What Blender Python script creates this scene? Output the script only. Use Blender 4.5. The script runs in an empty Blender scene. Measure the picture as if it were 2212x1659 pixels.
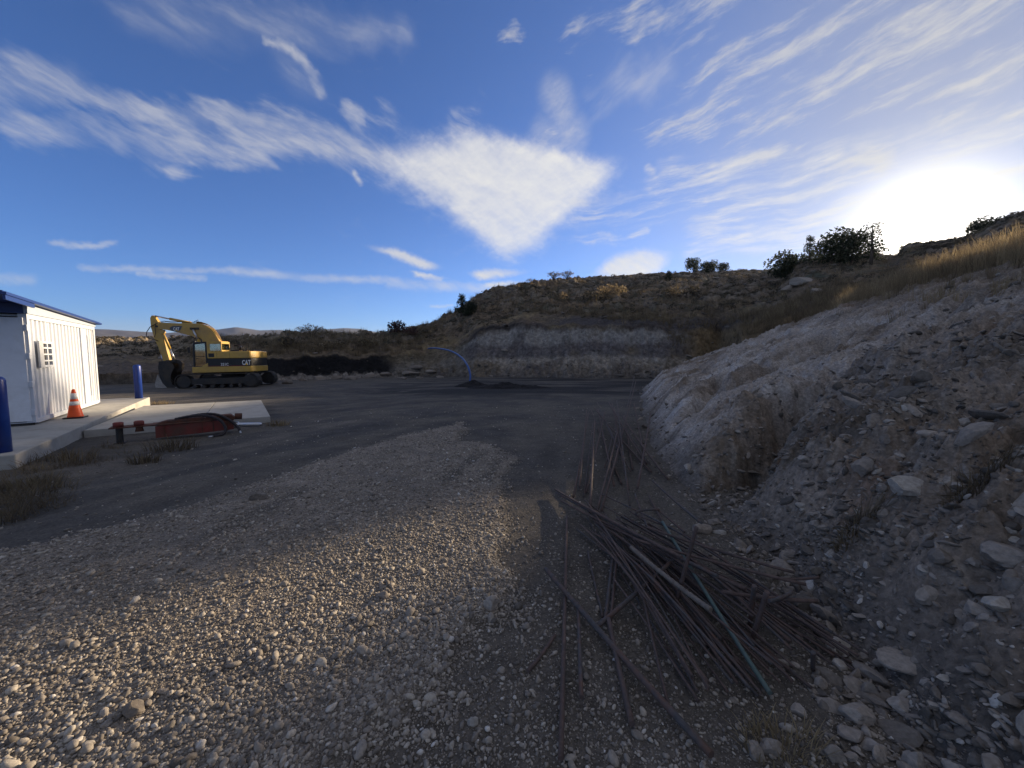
import bpy, bmesh, math, random
import numpy as np
from mathutils import Vector, Matrix, Euler

# ------------------------------------------------------------------ camera, sky, sun, exposure
scene = bpy.context.scene
COL = scene.collection
R = math.radians
CAM_Z, PITCH, FOC = 1.65, R(4.2), 385.0
SUN_AZ, SUN_EL = R(46.1), R(12.15)          # azimuth clockwise from +Y
cd = bpy.data.cameras.new("camera")
cam = bpy.data.objects.new("camera", cd)
COL.objects.link(cam)
cam.location = (0, 0, CAM_Z)
cam.rotation_euler = (R(90) - PITCH, 0, 0)
cd.sensor_width = 36.0
cd.lens = 36.0 * FOC / 1024.0
cd.clip_start = 0.05
cd.clip_end = 60000
scene.camera = cam

SUN_DIR = Vector((math.sin(SUN_AZ) * math.cos(SUN_EL), math.cos(SUN_AZ) * math.cos(SUN_EL), math.sin(SUN_EL)))
sl = bpy.data.lights.new("sun", 'SUN')
sl.energy = 5.0
sl.angle = R(0.55)
sl.color = (1.0, 0.80, 0.55)
so = bpy.data.objects.new("sun", sl)
COL.objects.link(so)
so.rotation_euler = SUN_DIR.to_track_quat('Z', 'Y').to_euler()

scene.view_settings.view_transform = 'Standard'
scene.view_settings.look = 'None'
scene.view_settings.exposure = 1.1
scene.view_settings.gamma = 1.0
scene.cycles.use_denoising = True
scene.cycles.max_bounces = 6
scene.cycles.transparent_max_bounces = 8
scene.cycles.volume_bounces = 0


def pix(px, py):
    """direction (unit forward depth) of a photo position given in the 2212-wide view of it"""
    x = (px / 2.16016 - 512) / FOC
    u = (384 - py / 2.16016) / FOC
    c, s = math.cos(PITCH), math.sin(PITCH)
    return x, c + s * u, c * u - s


def azel(px, py):
    x, y, z = pix(px, py)
    return math.atan2(x, y), math.atan2(z, math.hypot(x, y))


def on_plane(px, py, z=0.0):
    x, y, dz = pix(px, py)
    s = (z - CAM_Z) / dz
    return x * s, y * s


def at_depth(px, py, Y):
    x, y, dz = pix(px, py)
    s = Y / y
    return Vector((x * s, Y, CAM_Z + dz * s))


# ------------------------------------------------------------------ sky
world = bpy.data.worlds.new("World")
scene.world = world
world.use_nodes = True
SKY_STRENGTH = 0.072
FILL_CLOUD = 0.6  # brightness of the unseen cloud added to lift the ambient light


def build_sky():
    nt = world.node_tree
    nt.nodes.clear()
    N, L = nt.nodes.new, nt.links.new

    def math_(op, a, b=None, c=None, clamp=False):
        n = N('ShaderNodeMath'); n.operation = op
        for i, v in enumerate((a, b, c)):
            if v is None: continue
            if isinstance(v, (int, float)): n.inputs[i].default_value = v
            else: L(v, n.inputs[i])
        o = n.outputs[0]
        return math_('MAXIMUM', math_('MINIMUM', o, 1.0), 0.0) if clamp else o

    def vec(op, a, b=None, scale=None):
        n = N('ShaderNodeVectorMath'); n.operation = op
        for i, v in enumerate((a, b)):
            if v is None: continue
            if isinstance(v, (tuple, list)): n.inputs[i].default_value = v
            else: L(v, n.inputs[i])
        if scale is not None:
            if isinstance(scale, (int, float)): n.inputs['Scale'].default_value = scale
            else: L(scale, n.inputs['Scale'])
        return n.outputs['Value'] if op in ('DOT_PRODUCT', 'LENGTH', 'DISTANCE') else n.outputs['Vector']

    def comb(x, y, z=0.0):
        n = N('ShaderNodeCombineXYZ')
        for i, v in enumerate((x, y, z)):
            if isinstance(v, (int, float)): n.inputs[i].default_value = v
            else: L(v, n.inputs[i])
        return n.outputs[0]

    def smooth(v, a, b, lo=0.0, hi=1.0):
        n = N('ShaderNodeMapRange'); n.interpolation_type = 'SMOOTHSTEP'; n.clamp = False
        L(v, n.inputs[0])
        n.inputs[1].default_value = a; n.inputs[2].default_value = b
        n.inputs[3].default_value = lo; n.inputs[4].default_value = hi
        return n.outputs[0]

    def noise(v, scale, detail=5, rough=0.55, dist=0.0, col=False):
        n = N('ShaderNodeTexNoise'); n.noise_dimensions = '3D'
        L(v, n.inputs['Vector'])
        n.inputs['Scale'].default_value = scale
        n.inputs['Detail'].default_value = detail
        n.inputs['Roughness'].default_value = rough
        n.inputs['Distortion'].default_value = dist
        return n.outputs['Color' if col else 'Fac']

    def mix(f, a, b):
        n = N('ShaderNodeMix'); n.data_type = 'VECTOR'; n.clamp_factor = False      # vectors throughout: fewer conversions, smaller shader
        L(f, n.inputs[0]); L(a, n.inputs[4]); L(b, n.inputs[5])
        return n.outputs[1]

    tc = N('ShaderNodeTexCoord')
    d = vec('NORMALIZE', tc.outputs['Generated'])
    sx = N('ShaderNodeSeparateXYZ'); L(d, sx.inputs[0])
    az = math_('ARCTAN2', sx.outputs[0], sx.outputs[1])
    el = math_('ARCSINE', sx.outputs[2])
    p0 = comb(az, el)
    # wispy warping of the layer the clouds are laid out in
    w1 = vec('SCALE', vec('SUBTRACT', noise(p0, 7.0, 4, 0.55, col=True), (0.5, 0.5, 0.5)), None, 0.10)
    w2 = vec('SCALE', vec('SUBTRACT', noise(p0, 26.0, 3, 0.6, col=True), (0.5, 0.5, 0.5)), None, 0.022)
    p = vec('ADD', vec('ADD', p0, w1), w2)
    w3 = vec('SCALE', vec('SUBTRACT', noise(p0, 60.0, 4, 0.65, col=True), (0.5, 0.5, 0.5)), None, 0.016)
    pw = vec('ADD', vec('ADD', p0, w3), vec('SCALE', w1, None, 0.18))     # frayed edges of the white wing and lenses
    pg = vec('ADD', p0, vec('SCALE', w1, None, 0.35))
    pf = vec('ADD', p0, vec('SCALE', w1, None, 0.30))   # lightly warped, for crisp clouds

    def band(P, a, b, r, soft=1.0):
        """soft capsule between two sky positions"""
        A, B = azel(*a), azel(*b)
        ba = (B[0] - A[0], B[1] - A[1], 0)
        q = ba[0] ** 2 + ba[1] ** 2
        pa = vec('SUBTRACT', P, (A[0], A[1], 0))
        h = math_('MULTIPLY', vec('DOT_PRODUCT', pa, ba), 1.0 / max(q, 1e-9), clamp=True)
        dd = vec('LENGTH', vec('SUBTRACT', pa, vec('SCALE', ba, None, h)))
        return smooth(dd, r * (1 - soft), r, 1.0, 0.0)

    def poly(P, pts, w):
        """filled convex-ish outline: soft product of half planes"""
        q = [azel(*t) for t in pts]
        cx = sum(t[0] for t in q) / len(q); cy = sum(t[1] for t in q) / len(q)
        out = None
        for i in range(len(q)):
            a, b = q[i], q[(i + 1) % len(q)]
            nx, ny = -(b[1] - a[1]), b[0] - a[0]
            l = math.hypot(nx, ny); nx /= l; ny /= l
            if (cx - a[0]) * nx + (cy - a[1]) * ny < 0: nx, ny = -nx, -ny
            s = math_('SUBTRACT', vec('DOT_PRODUCT', P, (nx, ny, 0)), a[0] * nx + a[1] * ny)
            m = smooth(s, -w * 0.75, w * .75)
            out = m if out is None else math_('MULTIPLY', out, m)
        return out

    def fmax(items):
        o = None
        for i in items:
            m = i() if callable(i) else i
            o = m if o is None else math_('MAXIMUM', o, m)
        return o

    def fibre(P, ang, lo, hi, stretch=6.0, scale=6.0, detail=6, rough=0.6, dist=0.4):
        """streaky noise whose streaks run at an angle"""
        m = N('ShaderNodeMapping'); L(P, m.inputs['Vector'])
        m.vector_type = 'POINT'
        m.inputs['Rotation'].default_value = (0, 0, -ang)
        sc = vec('MULTIPLY', m.outputs[0], (scale, scale * stretch, scale))
        return smooth(noise(sc, 1.0, detail, rough, dist), lo, hi)

    # clear sky
    sky = N('ShaderNodeTexSky'); sky.sky_type = 'NISHITA'
    sky.sun_disc = False
    sky.sun_elevation = SUN_EL
    sky.sun_rotation = SUN_AZ
    sky.altitude = 1800
    sky.air_density = 1.0
    sky.dust_density = 0.0
    sky.ozone_density = 5.0
    skyc = sky.outputs[0]
    # light scattered forward round the sun, in the thin cloud sheet there
    mu = vec('DOT_PRODUCT', d, tuple(SUN_DIR))
    ang = math_('ARCCOSINE', math_('MINIMUM', mu, 0.999999))
    aure = math_('ADD', math_('ADD',
                 math_('MULTIPLY', math_('EXPONENT', math_('MULTIPLY', ang, -1 / .032)), 150.0),
                 math_('MULTIPLY', math_('EXPONENT', math_('MULTIPLY', ang, -1 / .085)), 3.0)),
                 math_('MULTIPLY', math_('EXPONENT', math_('MULTIPLY', ang, -1 / .26)), .3))
    glow = vec('SCALE', comb(1.0, 0.88, 0.64), None, aure)
    base = vec('ADD', vec('MULTIPLY', skyc, SKY_TINT), glow)
    # sunlit cirrus: brighter towards the sun
    cb = math_('ADD', 4.6, math_('MULTIPLY', math_('EXPONENT', math_('MULTIPLY', ang, -1 / .25)), 1.2))
    near = math_('EXPONENT', math_('MULTIPLY', ang, -1 / .30))
    cl = vec('SCALE', comb(1.0, math_('ADD', .985, math_('MULTIPLY', near, -.05)), math_('ADD', .96, math_('MULTIPLY', near, -.22))), None, cb)
    class Layers:
        out = base

        def append(self, mo):
            c = cl if len(mo) < 3 else vec('SCALE', cl, None, mo[2])
            self.out = mix(math_('MULTIPLY', mo[0], mo[1]), self.out, c)
    layers = Layers()
    # the long feather from the left edge to the middle
    f_l = fibre(pg, R(-8), 0.40, 0.68, 4.0, 4.2, 7, .62, .12)
    f_c = fibre(pg, R(-22), 0.38, 0.70, 4.5, 8.0, 6, .62, .12)
    feather = fmax([lambda: band(p, (-60, 190), (140, 165), .085), lambda: band(p, (140, 172), (420, 250), .05), lambda: band(p, (380, 240), (560, 260), .06),
                    lambda: band(p, (40, 270), (330, 285), .065), lambda: band(p, (300, 290), (560, 320), .08), lambda: band(p, (540, 290), (830, 320), .10),
                    lambda: band(p, (350, 340), (560, 355), .035), lambda: band(p, (755, 250), (800, 310), .05)])
    tex = math_('ADD', math_('MULTIPLY', f_l, 0.60), math_('MULTIPLY', f_c, 0.40))
    layers.append((smooth(math_('ADD', math_('MULTIPLY', feather, .95), math_('MULTIPLY', math_('SUBTRACT', tex, .5), .85)), .16, 1.40), 0.60))
    # thin veil over the right half
    veil = math_('MULTIPLY', smooth(az, .25, .95), smooth(el, .10, .45))
    layers.append((veil, 0.36, 0.36))
    glare = math_('MULTIPLY', math_('EXPONENT', math_('MULTIPLY', math_('MULTIPLY', ang, ang), -1 / .42 ** 2)), 1.0)
    layers.append((glare, 0.50, 0.58))
    # the big white wing
    rip = fibre(pg, R(-30), 0.30, 0.72, 3.0, 9.0, 6, 0.68, 0.1)
    rip2 = fibre(pg, R(20), 0.30, 0.72, 2.5, 13.0, 6, 0.7, 0.1)
    wing = fmax([lambda: poly(pw, [(770, 345), (800, 305), (850, 280), (920, 266), (985, 258), (1050, 268), (1110, 300), (1150, 420), (1060, 490), (960, 470), (860, 415)], .11),
                 lambda: poly(pw, [(975, 250), (1050, 254), (1130, 276), (1260, 306), (1410, 346), (1310, 425), (1245, 490), (1140, 600), (1065, 560), (985, 490), (940, 430)], .085)])
    edge = poly(pw, [(760, 335), (800, 298), (850, 274), (920, 260), (985, 252), (1060, 264), (1130, 284), (1240, 312), (1365, 344), (1330, 700), (700, 700)], .040)
    wn = math_('ADD', math_('MULTIPLY', rip, 0.40), math_('ADD', math_('MULTIPLY', rip2, 0.35), math_('MULTIPLY', f_l, .25)))
    wsum = math_('ADD', wing, math_('MULTIPLY', math_('SUBTRACT', wn, .5), .42))
    wcl = math_('MULTIPLY', smooth(wsum, .0, 1.0), edge)
    layers.append((math_('MULTIPLY', wcl, math_('ADD', math_('MULTIPLY', wn, .34), .68)), 0.95, 1.15))
    wisp = fmax([lambda: band(pf, (1110, 540), (1095, 560), .02), lambda: band(p, (985, 250), (1030, 255), .03)])
    layers.append((math_('MULTIPLY', wisp, f_c), 0.5))
    puff = fmax([lambda: band(pf, (1215, 275), (1200, 210), .06), lambda: band(pf, (1175, 290), (1245, 285), .05)])
    layers.append((math_('MULTIPLY', puff, math_('ADD', math_('MULTIPLY', rip2, .5), .30)), 0.62))
    layers.append((math_('MULTIPLY', band(p, (1290, 210), (1420, 130), .05), fibre(pg, R(30), .35, .7, 4, 4, 4, .6, .1)), 0.40))
    # crescent, upper thin streak
    cres = fmax([lambda: band(pw, (572, 88), (600, 93), .010), lambda: band(pw, (600, 93), (632, 110), .013), lambda: band(pw, (632, 110), (656, 133), .015), lambda: band(pw, (656, 133), (675, 158), .016), lambda: band(pw, (675, 158), (692, 196), .018)])
    layers.append((math_('MULTIPLY', cres, math_('ADD', math_('MULTIPLY', f_c, .6), .4)), 0.50))
    inner = poly(pw, [(585, 92), (620, 102), (650, 125), (675, 158), (694, 200), (650, 200), (605, 150)], .045)
    layers.append((math_('MULTIPLY', inner, math_('ADD', math_('MULTIPLY', f_c, .5), .25)), 0.36))
    up = fmax([lambda: band(p, (280, 0), (560, 35), .05), lambda: band(p, (560, 35), (860, 65), .045)])
    layers.append((math_('MULTIPLY', up, math_('ADD', math_('MULTIPLY', f_l, .7), .2)), 0.30))
    # right hand cirrus, streaks rising to the right
    f_r = fibre(pg, R(10), 0.40, 0.72, 5.0, 4.2, 7, .66, .1)
    f_r2 = fibre(pg, R(3), 0.40, 0.68, 7.0, 4.6, 7, .64, .1)
    cir = fmax([lambda: band(p, (1480, 190), (1900, 40), .15), lambda: band(p, (1430, 250), (1700, 200), .12), lambda: band(p, (1390, 325), (1560, 250), .05),
                lambda: band(p, (1640, 180), (2150, 160), .11), lambda: band(p, (1500, 370), (1720, 320), .075), lambda: band(p, (1700, 330), (1900, 330), .06),
                lambda: band(p, (1090, 90), (1120, 80), .03), lambda: band(p, (1250, 60), (1600, -40), .09), lambda: band(p, (1880, 100), (2260, -30), .13),
                lambda: band(p, (1870, 300), (2010, 250), .035), lambda: band(p, (2080, 240), (2300, 210), .06), lambda: band(p, (1960, 190), (2212, 110), .05)])
    layers.append((smooth(math_('ADD', math_('MULTIPLY', cir, .9), math_('MULTIPLY', math_('SUBTRACT', f_r, .5), 1.0)), .30, 1.40), 0.66, .88))
    low = fmax([lambda: band(p, (1250, 450), (1520, 440), .045), lambda: band(p, (1400, 410), (1560, 460), .035), lambda: band(p, (1560, 470), (1950, 400), .10),
                lambda: band(p, (1450, 380), (1800, 360), .06), lambda: band(p, (1500, 530), (1800, 500), .05), lambda: band(p, (1180, 510), (1400, 500), .02), lambda: band(p, (1900, 380), (2250, 330), .09)])
    layers.append((math_('MULTIPLY', low, f_r2), 0.75))
    # cloud added overhead and behind, out of view, as fill light for the shade
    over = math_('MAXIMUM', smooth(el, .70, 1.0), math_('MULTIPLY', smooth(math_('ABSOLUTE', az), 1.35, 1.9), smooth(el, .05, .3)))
    layers.append((math_('MULTIPLY', over, math_('ADD', math_('MULTIPLY', f_r2, .5), .45)), 0.85, FILL_CLOUD))
    # small bright lenses above the hill and the long low streak
    lens = fmax([lambda: poly(pw, [(808, 536), (870, 540), (905, 556), (945, 577), (915, 584), (860, 562)], .014),
                 lambda: poly(pw, [(890, 588), (948, 600), (900, 598)], .007),
                 lambda: poly(pw, [(1018, 592), (1060, 581), (1125, 588), (1080, 600), (1035, 605)], .014),
                 lambda: poly(pw, [(1285, 595), (1325, 552), (1400, 541), (1442, 556), (1425, 590), (1380, 610)], .022),
                 lambda: poly(pw, [(1045, 616), (1080, 607), (1132, 610), (1060, 624)], .010)])
    layers.append((math_('MULTIPLY', lens, math_('ADD', math_('MULTIPLY', rip, .35), .65)), 0.95))
    stre = fmax([lambda: band(pw, (180, 577), (500, 585), .010), lambda: band(pw, (500, 585), (860, 608), .014), lambda: band(pw, (840, 612), (1050, 624), .019),
                 lambda: band(pw, (300, 590), (440, 600), .010), lambda: band(pw, (115, 525), (190, 528), .009), lambda: band(pw, (190, 530), (245, 523), .008),
                 lambda: band(pw, (-20, 605), (70, 606), .012), lambda: band(pw, (930, 661), (978, 661), .006), lambda: band(pw, (900, 596), (950, 606), .012)])
    layers.append((math_('MULTIPLY', stre, math_('ADD', math_('MULTIPLY', rip, .6), .25)), 0.60))
    haze_b = math_('MULTIPLY', smooth(el, .012, .085, 1.0, 0.0), fibre(pg, R(-2), .30, .70, 10, 2.0, 4))
    layers.append((haze_b, 0.42, .85))
    spots = fmax([lambda: band(pf, (1398, 363), (1408, 372), .012), lambda: band(pf, (768, 372), (778, 394), .009), lambda: band(pf, (1180, 285), (1195, 290), .014)])
    layers.append((math_('MULTIPLY', spots, rip2), 0.8))
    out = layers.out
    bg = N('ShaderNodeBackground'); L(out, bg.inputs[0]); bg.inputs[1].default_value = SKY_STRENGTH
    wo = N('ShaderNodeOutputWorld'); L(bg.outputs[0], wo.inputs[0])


SKY_TINT = (0.96, 0.98, 1.17)
build_sky()
world.cycles.sampling_method = 'MANUAL'
world.cycles.sample_map_resolution = 512

# ------------------------------------------------------------------ numpy noise
def _h(ix, iy, seed):
    h = (ix.astype(np.int64) * 374761393 + iy.astype(np.int64) * 668265263 + seed * 974634777) & 0xffffffff
    h = ((h ^ (h >> 13)) * 1274126177) & 0xffffffff
    h = ((h ^ (h >> 16)) * 2246822519) & 0xffffffff
    return (h ^ (h >> 15)) & 0xffff


_GA = np.linspace(0, 2 * np.pi, 65536, endpoint=False)
_GC, _GS = np.cos(_GA).astype(np.float32), np.sin(_GA).astype(np.float32)


def perlin(x, y, seed=0):
    xi, yi = np.floor(x), np.floor(y)
    fx, fy = (x - xi).astype(np.float32), (y - yi).astype(np.float32)
    xi = xi.astype(np.int64); yi = yi.astype(np.int64)
    u = fx * fx * fx * (fx * (fx * 6 - 15) + 10)
    v = fy * fy * fy * (fy * (fy * 6 - 15) + 10)

    def g(a, b):
        k = _h(xi + a, yi + b, seed)
        return _GC[k] * (fx - a) + _GS[k] * (fy - b)
    n0 = g(0, 0) * (1 - u) + g(1, 0) * u
    n1 = g(0, 1) * (1 - u) + g(1, 1) * u
    return (n0 * (1 - v) + n1 * v) * 1.5


def fbm(x, y, octv=4, seed=0, gain=0.5, lac=2.03, ridged=False):
    s = np.zeros(np.shape(x), np.float32); a = 1.0; t = 0
    for i in range(octv):
        n = perlin(x, y, seed + i * 17)
        if ridged: n = 1 - 2 * np.abs(n)
        s += a * n; t += a
        a *= gain; x = x * lac + 3.7; y = y * lac - 1.3
    return s / t


def cells(x, y, seed=0):
    """worley: distance to nearest point, cell hash"""
    xi, yi = np.floor(x).astype(np.int64), np.floor(y).astype(np.int64)
    best = np.full(np.shape(x), 9.0, np.float32); cid = np.zeros(np.shape(x), np.float32)
    for a in (-1, 0, 1):
        for b in (-1, 0, 1):
            h1 = _h(xi + a, yi + b, seed) / 65535.0
            h2 = _h(xi + a, yi + b, seed + 91) / 65535.0
            dd = np.hypot(xi + a + .15 + .7 * h1 - x, yi + b + .15 + .7 * h2 - y).astype(np.float32)
            m = dd < best
            best = np.where(m, dd, best); cid = np.where(m, _h(xi + a, yi + b, seed + 7) / 65535.0, cid)
    return best, cid


def sstep(a, b, x):
    t = np.clip((x - a) / (b - a), 0, 1)
    return t * t * (3 - 2 * t)


def poly_sd(x, y, pts):
    """signed distance to a polygon, positive inside"""
    dmin = np.full(x.shape, 1e9, np.float32); ins = np.zeros(x.shape, bool)
    n = len(pts)
    for i in range(n):
        ax, ay = pts[i]; bx, by = pts[(i + 1) % n]
        dx, dy = bx - ax, by - ay
        t = np.clip(((x - ax) * dx + (y - ay) * dy) / (dx * dx + dy * dy + 1e-12), 0, 1)
        dmin = np.minimum(dmin, np.hypot(x - ax - t * dx, y - ay - t * dy))
        c = ((ay > y) != (by > y)) & (x < dx * (y - ay) / (dy if abs(dy) > 1e-9 else 1e-9) + ax)
        ins ^= c
    return np.where(ins, dmin, -dmin)


# ------------------------------------------------------------------ terrain
def ground_z(x, y):
    r = np.hypot(x, y)
    return -0.012 * np.clip(r - 4, 0, 34) - 0.13 * sstep(3.0, 7.0, -x) * sstep(60, 25, r)


def ray_ground(px, py):
    """horizontal range at which a photo ray meets the pit floor"""
    x, y, dz = pix(px, py)
    s = 10.0
    for _ in range(40):
        z = float(ground_z(np.float64(x * s), np.float64(y * s)))
        s = 0.5 * s + 0.5 * min((z - CAM_Z) / dz if dz < 0 else 60, 60)
    return s * math.hypot(x, y), (x * s, y * s)


# profile of the land beyond the pit floor: per view column, (range, photo height) from the foot up to the skyline
LAND = [
    (-700, [(None, 825), (42, 812), (50, 788), (66, 757), (115, 736)], 740),
    (100,  [(None, 825), (42, 811), (50, 787), (66, 757), (115, 735)], 739),
    (300,  [(None, 821), (41, 806), (49, 782), (64, 752), (112, 734)], 738),
    (450,  [(None, 820), (2.0, 802), (5.5, 774), (50, 748), (92, 733)], 738),
    (545,  [(None, 822), (.9, 808), (2.3, 766), (9.5, 746), (24, 733)], 740),
    (620,  [(None, 822), (.9, 804), (2.2, 766), (8, 743), (18, 728)], 740),
    (700,  [(None, 819), (.9, 802), (2.2, 767), (7.5, 745), (18, 726)], 740),
    (800,  [(None, 816), (1.0, 799), (2.4, 768), (7.5, 747), (18, 724)], 737),
    (860,  [(None, 815), (1.4, 799), (3.2, 768), (8, 740), (18, 720)], 732),
    (930,  [(None, 814), (2.2, 792), (4.6, 764), (9.5, 729), (19, 701)], 712),
    (985,  [(None, 814), (2.4, 784), (4.8, 742), (11, 712), (21, 676)], 690),
    (1030, [(None, 815), (2.6, 776), (4.8, 714), (12, 694), (25, 640)], 660),
    (1080, [(None, 815), (2.6, 774), (4.8, 706), (13, 684), (67, 622)], 640),
    (1150, [(None, 816), (2.6, 774), (4.8, 700), (14, 672), (73, 611)], 628),
    (1300, [(None, 817), (2.6, 770), (4.8, 702), (49, 672), (108, 599)], 614),
    (1440, [(None, 818), (2.6, 772), (4.8, 705), (47, 672), (122, 591)], 604),
    (1550, [(None, 818), (2.6, 774), (5.0, 712), (47, 668), (128, 589)], 598),
    (1600, [(None, 818), (33.0, 750), (36.5, 700), (47, 662), (130, 587)], 594),
    (1668, [(None, 818), (31.0, 735), (36.0, 690), (48, 655), (122, 587)], 588),
    (1706, [(None, 818), (31.0, 728), (37.0, 680), (48, 638), (72, 571)], 588),
    (1740, [(None, 818), (31.0, 720), (38.0, 664), (48, 622), (71, 561)], 585),
    (1817, [(None, 818), (31.0, 715), (38.0, 655), (48, 612), (72, 556)], 580),
    (1872, [(None, 818), (31.0, 712), (38.0, 650), (48, 606), (73, 550)], 580),
    (1900, [(None, 818), (31.0, 710), (38.0, 645), (48, 602), (75, 556)], 580),
    (1917, [(None, 818), (31.0, 706), (38.0, 640), (48, 596), (75, 556)], 580),
    (1938, [(None, 818), (31.0, 703), (38.0, 635), (48, 590), (75, 532)], 575),
    (2000, [(None, 818), (31.0, 700), (38.0, 630), (48, 585), (74, 527)], 575),
    (2060, [(None, 818), (31.0, 690), (38.0, 610), (48, 565), (70, 516)], 555),
    (2110, [(None, 818), (31.0, 680), (38.0, 600), (48, 546), (66, 494)], 530),
    (2150, [(None, 818), (31.0, 670), (38.0, 590), (48, 532), (64, 470)], 500),
    (2230, [(None, 818), (31.0, 660), (38.0, 580), (48, 525), (64, 456)], 490),
    (2600, [(None, 818), (31.0, 650), (38.0, 580), (48, 535), (62, 470)], 520),
]


def land_tables():
    A, RR, ZZ = [], [], []
    for vx, pts, far in LAND:
        rs, zs = [], []
        a = None
        for i, (r, vy) in enumerate(pts):
            x, y, dz = pix(vx, vy)
            if i == 0:
                r, (gx, gy) = ray_ground(vx, vy)
                if vx > 1600: r = 29.0; t = math.hypot(x, y); gx, gy = x / t * r, y / t * r
                a = math.atan2(x, y)
                z = float(ground_z(np.float64(gx), np.float64(gy))) - 0.02
            else:
                if r < 27: r = rs[0] + r
                z = CAM_Z + r * dz / math.hypot(x, y)
            rs.append(r); zs.append(z)
        x, y, dz = pix(vx, far)
        for r in (175.0, 1200.0, 9000.0):
            rs.append(r); zs.append(CAM_Z + min(r, 260.0) * dz / math.hypot(x, y))
        zs[-1] = min(zs[-1], 6.0); zs[-2] = min(zs[-2], 9.0)
        A.append(a); RR.append(rs); ZZ.append(zs)
    # round the back, out of view: level ground
    RR = np.array(RR); ZZ = np.array(ZZ); A = np.array(A)
    A = np.concatenate([[-math.pi], A, [R(100), math.pi]])
    back_r = np.array([[30, 32, 40, 62, 115, 160, 1200, 9000.0]]); back_z = np.array([[-.5, -.4, 0, 1, 3, 3, 3, 3.0]])
    RR = np.concatenate([back_r, RR, RR[-1:], back_r]); ZZ = np.concatenate([back_z, ZZ, ZZ[-1:] * .8, back_z])
    return A, RR, ZZ


LA, LR, LZ = land_tables()
BANK_Y = np.array([-60, -3, 0, 1.2, 1.7, 2.3, 3.0, 4.0, 5.0, 7.5, 10.3, 16.0, 22.5, 30.0])
BANK_X = np.array([3.0, 1.8, 1.7, 1.72, 1.80, 1.97, 2.08, 2.15, 2.20, 2.75, 3.6, 5.4, 7.7, 10.5])


# outline of the pale gravel that was spread on the dark dirt
GRAVEL = [(-60, 1185), (120, 1160), (300, 1115), (430, 1085), (560, 1040), (690, 992), (760, 968), (860, 940), (1000, 906), (1012, 925),
          (985, 948), (1060, 958), (1118, 985), (1088, 1030), (1085, 1075), (1098, 1130), (1088, 1190), (1110, 1260), (1100, 1330), (1020, 1400),
          (960, 1480), (860, 1560), (740, 1660), (600, 1760), (300, 2100), (-300, 1900)]
GRAVEL_W = [on_plane(*q) for q in GRAVEL]


def bank_d(x, y):
    return (x - np.interp(y, BANK_Y, BANK_X)) * 0.95


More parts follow.
